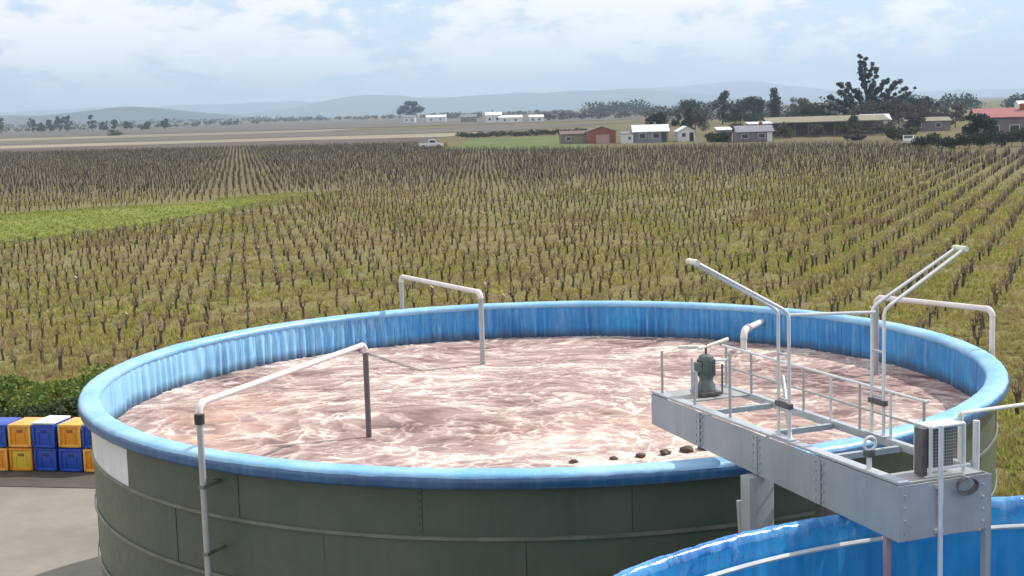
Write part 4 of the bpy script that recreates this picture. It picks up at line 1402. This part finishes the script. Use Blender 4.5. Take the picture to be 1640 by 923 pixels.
def build_plants():
    # weeds behind the crates
    data = [(-14.6, 33.6, 0.85, 1.9, 'weed', 'sprawling green weed clump behind the left most crates'),
            (-13.1, 32.6, 0.75, 1.7, 'weed', 'yellow green weed clump behind the blue crate at the picture edge'),
            (-11.7, 31.7, 0.66, 1.6, 'weed_dark', 'dark green weed clump behind the orange crate with the lemon one below'),
            (-10.2, 31.3, 0.95, 1.7, 'weed_dark', 'dark weed clump with purple stems behind the white topped crate'),
            (-8.6, 31.2, 1.15, 1.6, 'weed_dark', 'darkest weed clump, against the left edge of the tank rim'),
            (-12.2, 34.6, 0.8, 2.2, 'weed', 'bright green weed clump in the second line behind the crates'),
            (-9.6, 34.2, 0.9, 2.2, 'weed', 'grass green weed clump in the second line close to the tank'),
            (-13.9, 35.4, 0.9, 2.4, 'weed', 'broad green weed clump at the picture edge, farthest from the crates'),
            (-10.9, 33.0, 0.8, 2.2, 'weed', 'bright green weed clump right above the white topped crate'),
            (-8.4, 33.2, 1.0, 2.2, 'weed', 'bright green weed clump beside the tank rim, behind the darkest one'),
            (-11.2, 36.2, 0.8, 2.6, 'weed', 'low wide weed clump where the vine rows begin')]
    for i, (x, y, h, w, mt, lb) in enumerate(data):
        tree('weed_bush', lb, 'bush', x, y, h, w * 1.15, M[mt], 2000, 0.06, 'weeds behind the crates', 'low', 40 + i, 0.0, 0.02)
    # far left tree line
    n = 0
    for px, h, w in ((-372, 13, 7), (-361, 12, 8), (-352, 8, 8), (-343, 10, 7), (-333, 12, 9), (-325, 14, 8), (-317, 13, 7), (-306, 8, 8), (-296, 9, 6), (-284, 7, 8), (-268, 6, 8), (-252, 8, 7)):
        tree('shelter_tree', 'dark tree, %s from the left end of the far left tree line' % ('first second third fourth fifth sixth seventh eighth ninth tenth eleventh twelfth'.split()[n]), 'tree', px, 1050 + (n * 37) % 45, h, w, M['leaf_dark'], 420, 0.75, 'trees in the far left tree line', 'round', 60 + n, 0.1)
        n += 1
    tree('field_bush', 'lone olive bush on the straw coloured field at far left', 'bush', -194, 705, 3.6, 8, M['leaf_olive'], 500, 0.4, None, 'low', 80)
    tree('oak_tree', 'lone round dark tree left of the white farm buildings', 'tree', -88, 1300, 17.5, 24, M['leaf_dark'], 1800, 0.9, None, 'round', 81, 0.02, 0.8)
    # trees round the farm
    spec = [
        ('garden_tree', 'dark bushy tree standing behind the white house', 36.3, 292, 7.0, 5.6, 'leaf_dark', 'round'),
        ('garden_tree', 'small dark tree left of the bushy one behind the white house', 31.5, 300, 5.4, 5.0, 'leaf_dark', 'round'),
        ('farm_tree', 'broad grey green tree behind the white and grey houses', 43.5, 330, 6.8, 8.0, 'twig_grey', 'round'),
        ('farm_tree', 'wide dark tree on the skyline right of the white house', 62.0, 480, 11.4, 13, 'leaf_dark', 'round'),
        ('farm_tree', 'dark tree on the skyline with a pointed top', 72.5, 480, 11.6, 8, 'leaf_dark', 'round'),
        ('farm_tree', 'low teal tree behind the grey house roof', 56.5, 345, 6.4, 9, 'leaf_conifer', 'round'),
        ('farm_tree', 'round dark tree behind the grey house', 76.5, 450, 8.8, 10, 'leaf_conifer', 'round'),
        ('cypress_tree', 'thin tall cypress between the grey house and the big conifer', 84.5, 450, 11.6, 4.2, 'leaf_dark', 'column'),
        ('farm_tree', 'dark spreading tree just right of the thin cypress', 91.5, 450, 8.2, 9, 'leaf_olive', 'round'),
        ('farm_tree', 'low dark tree left of the big conifer', 74.5, 350, 6.0, 7.5, 'leaf_dark', 'round'),
        ('bare_tree', 'bare grey tree at the foot of the big conifer on its left', 80.5, 322, 6.6, 8.5, 'twig_grey', 'round'),
        ('bare_tree', 'bare grey tree at the foot of the big conifer on its right', 88.5, 322, 7.0, 9.5, 'twig_grey', 'round'),
        ('bare_tree', 'bare grey tree two places right of the big conifer', 96.0, 324, 6.2, 8.5, 'twig_grey', 'round'),
        ('bare_tree', 'bare grey tree at the right end of the trees by the conifer', 102.5, 326, 5.6, 8.0, 'twig_grey', 'round'),
        ('farm_tree', 'dark low tree right of the conifer trunk, behind the bare trees', 94.0, 334, 8.6, 8.5, 'leaf_conifer', 'round'),
        ('farm_tree', 'dark rounded tree hiding the left end of the red roofed house', 69.0, 209, 4.4, 5.0, 'leaf_dark', 'round'),
        ('farm_tree', 'loose grey tree between the two pale roofed barns', 83.0, 293, 4.6, 5.5, 'twig_grey', 'round'),
        ('farm_tree', 'small dark tree in front of the long open shed', 66.0, 274, 4.2, 4.0, 'leaf_olive', 'round'),
        ('farm_bush', 'olive bush in front of the grey house', 38.5, 262, 2.4, 5.0, 'leaf_olive', 'low'),
        ('farm_bush', 'brown green bush between the grey house and long shed', 48.8, 268, 3.2, 5.0, 'twig_grey', 'low'),
        ('farm_bush', 'dull bush left of the red roofed house', 66.5, 240, 2.8, 6.0, 'leaf_olive', 'low'),
        ('farm_bush', 'grey bush beside the white car', 60.5, 248, 2.2, 4.5, 'twig_grey', 'low'),
    ]
    for i, (nm, lb, x, y, h, w, mt, kd) in enumerate(spec):
        tree(nm, lb, 'bush' if 'bush' in nm else 'tree', x, y, h, w, M[mt], 2600, 0.21 if y < 400 else 0.30, None, kd, 100 + i, 0.06)
    # clipped dark hedge in front of the red roofed house
    rs = np.random.default_rng(77)
    cs = [(-12 + 25 * k / 40 + rs.uniform(-.3, .3), rs.uniform(-0.6, 0.6), rs.uniform(0.6, 1.75)) for k in range(41)]
    rd = [(1.1, 0.9, 0.75)] * 41
    V, F = leaf_cloud(cs, rd, 12000, 0.14, rs)
    V[:, 2] = np.maximum(V[:, 2], 0.03)
    h = thing('hedge', 'long dark green hedge in front of the red roofed house', 'hedge', (68.0, 194, 0), R(-6))
    np_mesh('foliage', V, F, M['leaf_dark'], h)
    st = MB()
    for k in range(16):
        st.tube([(-10.5 + 1.4 * k, 0, -0.05), (-10.4 + 1.4 * k, 0.1, 1.2)], 0.05, 5)
    tag(st.build('stem', M['bark'], h), kind='stuff')
    # low hedge beyond the green field
    cs = [(-17 + 34 * k / 40, rs.uniform(-0.4, 0.4), rs.uniform(0.5, 1.1)) for k in range(41)]
    V, F = leaf_cloud(cs, [(1.0, 0.8, 0.7)] * 41, 3600, 0.25, rs)
    V[:, 2] = np.maximum(V[:, 2], 0.03)
    h = thing('hedge', 'low hedge line beyond the bright green field, left of the brick house', 'hedge', (4, 378, 0), R(8))
    np_mesh('foliage', V, F, M['leaf_olive'], h)

    # far woods that read as one mass
    def wood(x0, x1, y, h, label, n=1600, mat='leaf_dark', d=40, size=1.1):
        k = max(12, int((x1 - x0) / (h * 1.1)))
        cs = [(x0 + (x1 - x0) * (q + rs.random()) / k, y + rs.uniform(-d, d), h * rs.uniform(0.25, 0.62)) for q in range(k) for _ in range(2)]
        rd = [(h * rs.uniform(0.5, 0.95), h * 0.6, h * rs.uniform(0.25, 0.5)) for _ in cs]
        V, F = leaf_cloud(cs, rd, n, size, rs)
        V[:, 2] = np.maximum(V[:, 2], 0.2)
        tag(np_mesh('distant_wood', V, F, M[mat]), label, None, None, 'stuff')
    wood(68, 118, 1200, 14, 'dark strip of woodland on the skyline left of the farm', 1500, size=1.3)
    wood(60, 150, 560, 8.5, 'dark continuous belt of trees behind the farm houses', 3200, 'leaf_conifer', 20, 0.6)
    wood(118, 240, 1250, 9, 'lower strip of woodland behind the farm', 1800, 'twig_grey', size=1.3)
    wood(190, 300, 700, 8.5, 'dark woodland along the skyline at far right', 4200, 'leaf_conifer', 25, 0.8)
    wood(-900, -330, 2500, 9, 'thin far tree line at the foot of the left hills', 2400, 'leaf_dark', 60, 1.8)
    wood(-330, -60, 1900, 6, 'pale scrub line in the middle distance', 2200, 'twig_grey', 60, 1.4)
    wood(-70, 260, 1500, 7, 'grey scrub line beyond the white farm buildings', 3600, 'twig_grey', 60, 1.2)
    wood(20, 120, 900, 5, 'brown scrub between the fields behind the farm', 2600, 'twig_grey', 60, 0.8)
    wood(80, 150, 520, 4.5, 'olive scrub behind the long shed', 2600, 'leaf_olive', 30, 0.6)
    wood(-500, -250, 1400, 5, 'low scrub behind the far left tree line', 1600, 'leaf_olive', 60, 1.2)


build_conifer()
build_plants()


# ------------------------------------------------------------------ buildings
def house(name, label, x, y, w, d, h, roof_h, wall, roof, rot=0.0, kind='gable', windows=(), doors=(), chimney=None, over=0.25, cat='house'):
    t = thing(name, label, cat, (x, y, 0), rot)
    if kind == 'gable':        # ridge along x
        poly = [(-d / 2, 0), (d / 2, 0), (d / 2, h), (0, h + roof_h), (-d / 2, h)]
        MB().prism(poly, -w / 2, w / 2, 'X').build('wall', wall, t)
        th = 0.14
        s = roof_h / (d / 2)
        rp = [(-d / 2 - over, h - over * s + 0.02), (0, h + roof_h + 0.02), (d / 2 + over, h - over * s + 0.02), (d / 2 + over, h - over * s + th), (0, h + roof_h + th), (-d / 2 - over, h - over * s + th)]
        rf = MB().prism(rp, -w / 2 - over, w / 2 + over, 'X').build('roof', roof, t)
    elif kind == 'front':      # gable faces the camera
        poly = [(-w / 2, 0), (w / 2, 0), (w / 2, h), (0, h + roof_h), (-w / 2, h)]
        MB().prism(poly, -d / 2, d / 2, 'Y').build('wall', wall, t)
        th = 0.14
        s = roof_h / (w / 2)
        rp = [(-w / 2 - over, h - over * s + 0.02), (0, h + roof_h + 0.02), (w / 2 + over, h - over * s + 0.02), (w / 2 + over, h - over * s + th), (0, h + roof_h + th), (-w / 2 - over, h - over * s + th)]
        rf = MB().prism(rp, -d / 2 - over, d / 2 + over, 'Y').build('roof', roof, t)
    else:                      # lean-to, falling to the front
        poly = [(-d / 2, 0), (d / 2, 0), (d / 2, h + roof_h), (-d / 2, h)]
        MB().prism(poly, -w / 2, w / 2, 'X').build('wall', wall, t)
        rp = [(-d / 2 - over, h + 0.01), (d / 2 + over, h + roof_h + 0.03), (d / 2 + over, h + roof_h + 0.16), (-d / 2 - over, h + 0.14)]
        rf = MB().prism(rp, -w / 2 - over, w / 2 + over, 'X').build('roof', roof, t)
    for (wx, wz, ww, wh) in windows:
        f = MB().box((wx, -d / 2 - 0.02, wz), (ww + 0.16, 0.08, wh + 0.16)).build('window', M['white_wall'], t)
        MB().box((wx, -d / 2 - 0.065, wz), (ww, 0.03, wh)).build('pane', M['glass_dark'], f)
    for (dx, dw, dh, mt) in doors:
        MB().box((dx, -d / 2 - 0.03, dh / 2 + 0.02), (dw, 0.08, dh)).build('door', M[mt], t)
    if chimney:
        MB().box((chimney[0], chimney[1], h + roof_h + 0.1), (0.6, 0.6, 1.3)).build('chimney', M['brick'], rf)
    return t


def build_buildings():
    house('brick_house', 'small red brick house with a pale pink door at the field edge', 18.1, 279, 5.6, 6, 2.25, 0.95, M['brick'], M['roof_brown'], R(2), 'front', (), [(0.2, 2.6, 1.7, 'pink_door')], None, 0.15)
    house('annex', 'low brown roofed outbuilding left of the red brick house', 12.8, 280, 5.0, 4, 1.9, 0.55, M['roof_straw'], M['roof_brown'], R(3), 'gable', [(-1, 1.1, 0.8, 0.6)], (), None, 0.2, 'outbuilding')
    house('white_house', 'white house with a white roof and grey front, centre of the farm', 27.6, 276, 6.6, 7, 2.1, 1.15, M['grey_wall'], M['roof_white'], R(-3), 'gable', [(-1.6, 1.3, 1.0, 0.9), (1.0, 1.3, 1.2, 0.9)], [(2.5, 0.9, 1.9, 'glass_dark')], None, 0.3)
    house('white_shed', 'small white block shed joined to the left of the white house', 22.9, 273.5, 2.2, 3, 1.75, 0.3, M['white_wall'], M['roof_grey'], 0, 'lean', [(0.4, 1.0, 0.5, 0.5)], (), None, 0.1, 'shed')
    house('white_cottage', 'white gabled cottage right of the white house, dark doorway at its side', 34.2, 275, 3.3, 5, 1.9, 0.9, M['white_wall'], M['roof_white'], R(2), 'front', [(-0.6, 1.3, 0.7, 0.7)], [(0.9, 0.8, 1.7, 'glass_dark')], None, 0.2, 'cottage')
    house('grey_house', 'grey house with a pale roof edge right of the white cottages', 44.4, 258, 6.4, 6, 1.8, 1.0, M['mauve_wall'], M['roof_grey'], R(-2), 'gable', [(-1.8, 1.1, 1.1, 0.7), (1.2, 1.1, 1.1, 0.7)], [(2.6, 0.9, 1.7, 'white_wall')], (1.5, 0.5))
    house('pale_shed', 'small shed with a pale sheet roof left of the grey house', 40.0, 264, 2.6, 3, 2.1, 0.45, M['grey_wall'], M['roof_white'], 0, 'lean', (), [(0, 1.0, 1.6, 'glass_dark')], None, 0.15, 'shed')
    house('carport', 'white flat roofed carport behind the grey house', 48.0, 272, 4.2, 4, 2.9, 0.3, M['grey_wall'], M['roof_white'], 0, 'lean', (), (), None, 0.2, 'carport')
    # long open shed with straw coloured roof
    t = thing('open_shed', 'long open fronted shed with straw coloured roof on wooden posts', 'shed', (63.5, 284, 0), R(-3))
    L = 24.0
    rf = MB().prism([(-3.2, 2.75), (3.2, 3.75), (3.2, 3.95), (-3.2, 2.95)], -L / 2, L / 2, 'X').build('roof', M['roof_straw'], t)
    for k in range(10):
        MB().box((-L / 2 + 0.3 + k * (L - 0.6) / 9, -2.7, 1.40), (0.22, 0.22, 2.8)).build('post', M['wood_post'], t)
    MB().box((0, 2.9, 1.8), (L - 0.2, 0.15, 3.5)).build('back_wall', M['mauve_wall'], t)
    for k, (w, hh, _) in enumerate(((3.4, 1.9, 0), (2.8, 1.7, 0), (4.0, 2.3, 0), (3.2, 1.8, 0))):
        tree('shed_bush', ('dry straw coloured shrub at the left end of the open shed', 'grey shrub second from the left in front of the open shed', 'big grey shrub in the middle of the open shed front', 'pale shrub at the right end of the open shed')[k], 'bush', 54 + k * 6.2, 276.0, hh + 1.4, w + 1.8, M['twig_grey'] if k % 2 else M['leaf_olive'], 1500, 0.17, None, 'low', 140 + k)
    house('long_barn', 'white roofed barn behind the long open shed', 78.5, 305, 5.6, 6, 2.6, 1.1, M['white_wall'], M['roof_white'], R(-4), 'gable', [(-1.2, 1.5, 1, .8)], (), None, 0.3, 'barn')
    house('grey_barn', 'low pale roofed barn right of the white roofed one', 88.0, 300, 9.0, 6, 2.1, 0.7, M['mauve_wall'], M['roof_straw'], R(-4), 'gable', [(-2, 1.3, 1, .8), (2, 1.3, 1, .8)], (), None, 0.3, 'barn')
    house('red_roofed_house', 'long house with a dull red roof at the right picture edge', 79.2, 217, 16.0, 7, 3.7, 1.25, M['mauve_wall'], M['roof_red'], R(-8), 'gable', [(-5.5, 1.9, 1.3, 1.2), (-2.6, 1.9, 1.3, 1.2), (0.4, 1.9, 1.3, 1.2), (3.6, 1.9, 1.3, 1.2)], [(-1.1, 1.0, 2.1, 'glass_dark')], (-1.0, -0.8))
    # buildings far behind
    for i, (x, y, w, h, rh, lb, wl, rfm) in enumerate((
            (-7.5, 805, 9, 4.4, 1.6, 'tall white farm building, left of the distant white row', 'white_wall', 'roof_white'),
            (2.0, 802, 13, 2.8, 1.2, 'long low white building in the middle of the distant row', 'white_wall', 'roof_white'),
            (16.5, 806, 8, 2.6, 1.2, 'small white building at the right of the distant row', 'white_wall', 'roof_white'),
            (-68.0, 1000, 8, 4.0, 1.5, 'tiny pale building beside the lone round tree', 'white_wall', 'roof_grey'),
            (-50.0, 1010, 14, 3.5, 1.5, 'pale roofed building between the round tree and white row', 'white_wall', 'roof_white'),
            (-24.0, 900, 10, 3.4, 1.6, 'straw walled building left of the distant white row', 'roof_straw', 'roof_grey'))):
        house('farm_building', lb, x, y, w, 8, h, rh, M[wl], M[rfm], 0, 'gable', [(-w * 0.25, h * 0.5, 1.2, 1.2), (w * 0.22, h * 0.5, 1.2, 1.2)], (), None, 0.3, 'building')
    house('hill_house', 'small white house on the far right skyline', 203, 560, 6, 5, 3.4, 1.2, M['white_wall'], M['roof_white'], 0, 'gable', [(0, 1.8, 1.2, 1)], (), None, 0.3, 'house')


build_buildings()


# ------------------------------------------------------------------ vehicles
def wheel(parent, x, y, r):
    w = MB().tube([(x, y - 0.11, r), (x, y + 0.11, r)], r, 18).build('wheel', M['rubber'], parent)
    MB().tube([(x, y - 0.118, r), (x, y + 0.118, r)], r * 0.55, 14).build('rim', M['galv'], w)


def build_vehicles():
    t = thing('pickup_truck', 'white pickup truck parked among the far vine rows', 'truck', (-14.9, 277, 0), R(4))
    body = [(-2.4, 0.45), (2.3, 0.45), (2.38, 0.75), (2.3, 1.0), (1.25, 1.10), (0.75, 1.72), (-0.35, 1.75), (-0.55, 1.08), (-2.4, 1.08)]
    MB().prism(body, -0.85, 0.85, 'Y').build('body', M['car_white'], t)
    MB().box((-1.5, 0, 1.085), (1.7, 1.5, 0.03)).build('load_bed', M['roof_grey'], t)
    for s in (-1, 1):
        MB().prism([(-0.35, 1.14), (0.95, 1.14), (0.62, 1.60), (-0.25, 1.62)], s * 0.852, s * 0.862, 'Y').build('window', M['glass_dark'], t)
    for x in (-1.55, 1.45):
        for y in (-0.78, 0.78):
            wheel(t, x, y, 0.38)
    c = thing('car', 'white hatchback parked at the left end of the dark hedge', 'car', (60.9, 216, 0), R(70))
    prof = [(-1.75, 0.32), (1.8, 0.32), (1.85, 0.62), (1.7, 0.82), (0.95, 0.92), (0.35, 1.42), (-1.2, 1.46), (-1.7, 1.0), (-1.8, 0.7)]
    MB().prism(prof, -0.78, 0.78, 'Y').build('body', M['car_white'], c)
    for s in (-1, 1):
        MB().prism([(-1.3, 0.96), (0.75, 0.95), (0.3, 1.34), (-1.1, 1.37)], s * 0.782, s * 0.792, 'Y').build('window', M['glass_dark'], c)
    MB().prism([(-1.72, 1.02), (-1.30, 1.40), (-1.33, 1.42), (-1.75, 1.04)], -0.65, 0.65, 'Y').build('rear_window', M['glass_dark'], c)
    MB().prism([(0.93, 0.96), (0.42, 1.38), (0.45, 1.40), (0.96, 0.98)], -0.65, 0.65, 'Y').build('windscreen', M['glass_dark'], c)
    for x in (-1.15, 1.2):
        for y in (-0.70, 0.70):
            wheel(c, x, y, 0.31)


build_vehicles()


# ------------------------------------------------------------------ air
def build_haze():
    m = bpy.data.materials.new('haze')
    m.use_nodes = True
    nt = m.node_tree
    nt.nodes.clear()
    out = nd(nt, 'ShaderNodeOutputMaterial')
    v = nd(nt, 'ShaderNodeVolumePrincipled')
    v.inputs['Color'].default_value = (0.66, 0.84, 1.0, 1)
    v.inputs['Density'].default_value = 0.00019
    v.inputs['Anisotropy'].default_value = 0.2
    nt.links.new(v.outputs[0], out.inputs['Volume'])
    o = MB().box((0, 7200, 149), (28000, 16800, 302)).build('haze', m)
    tag(o, None, None, None, 'stuff')


build_haze()
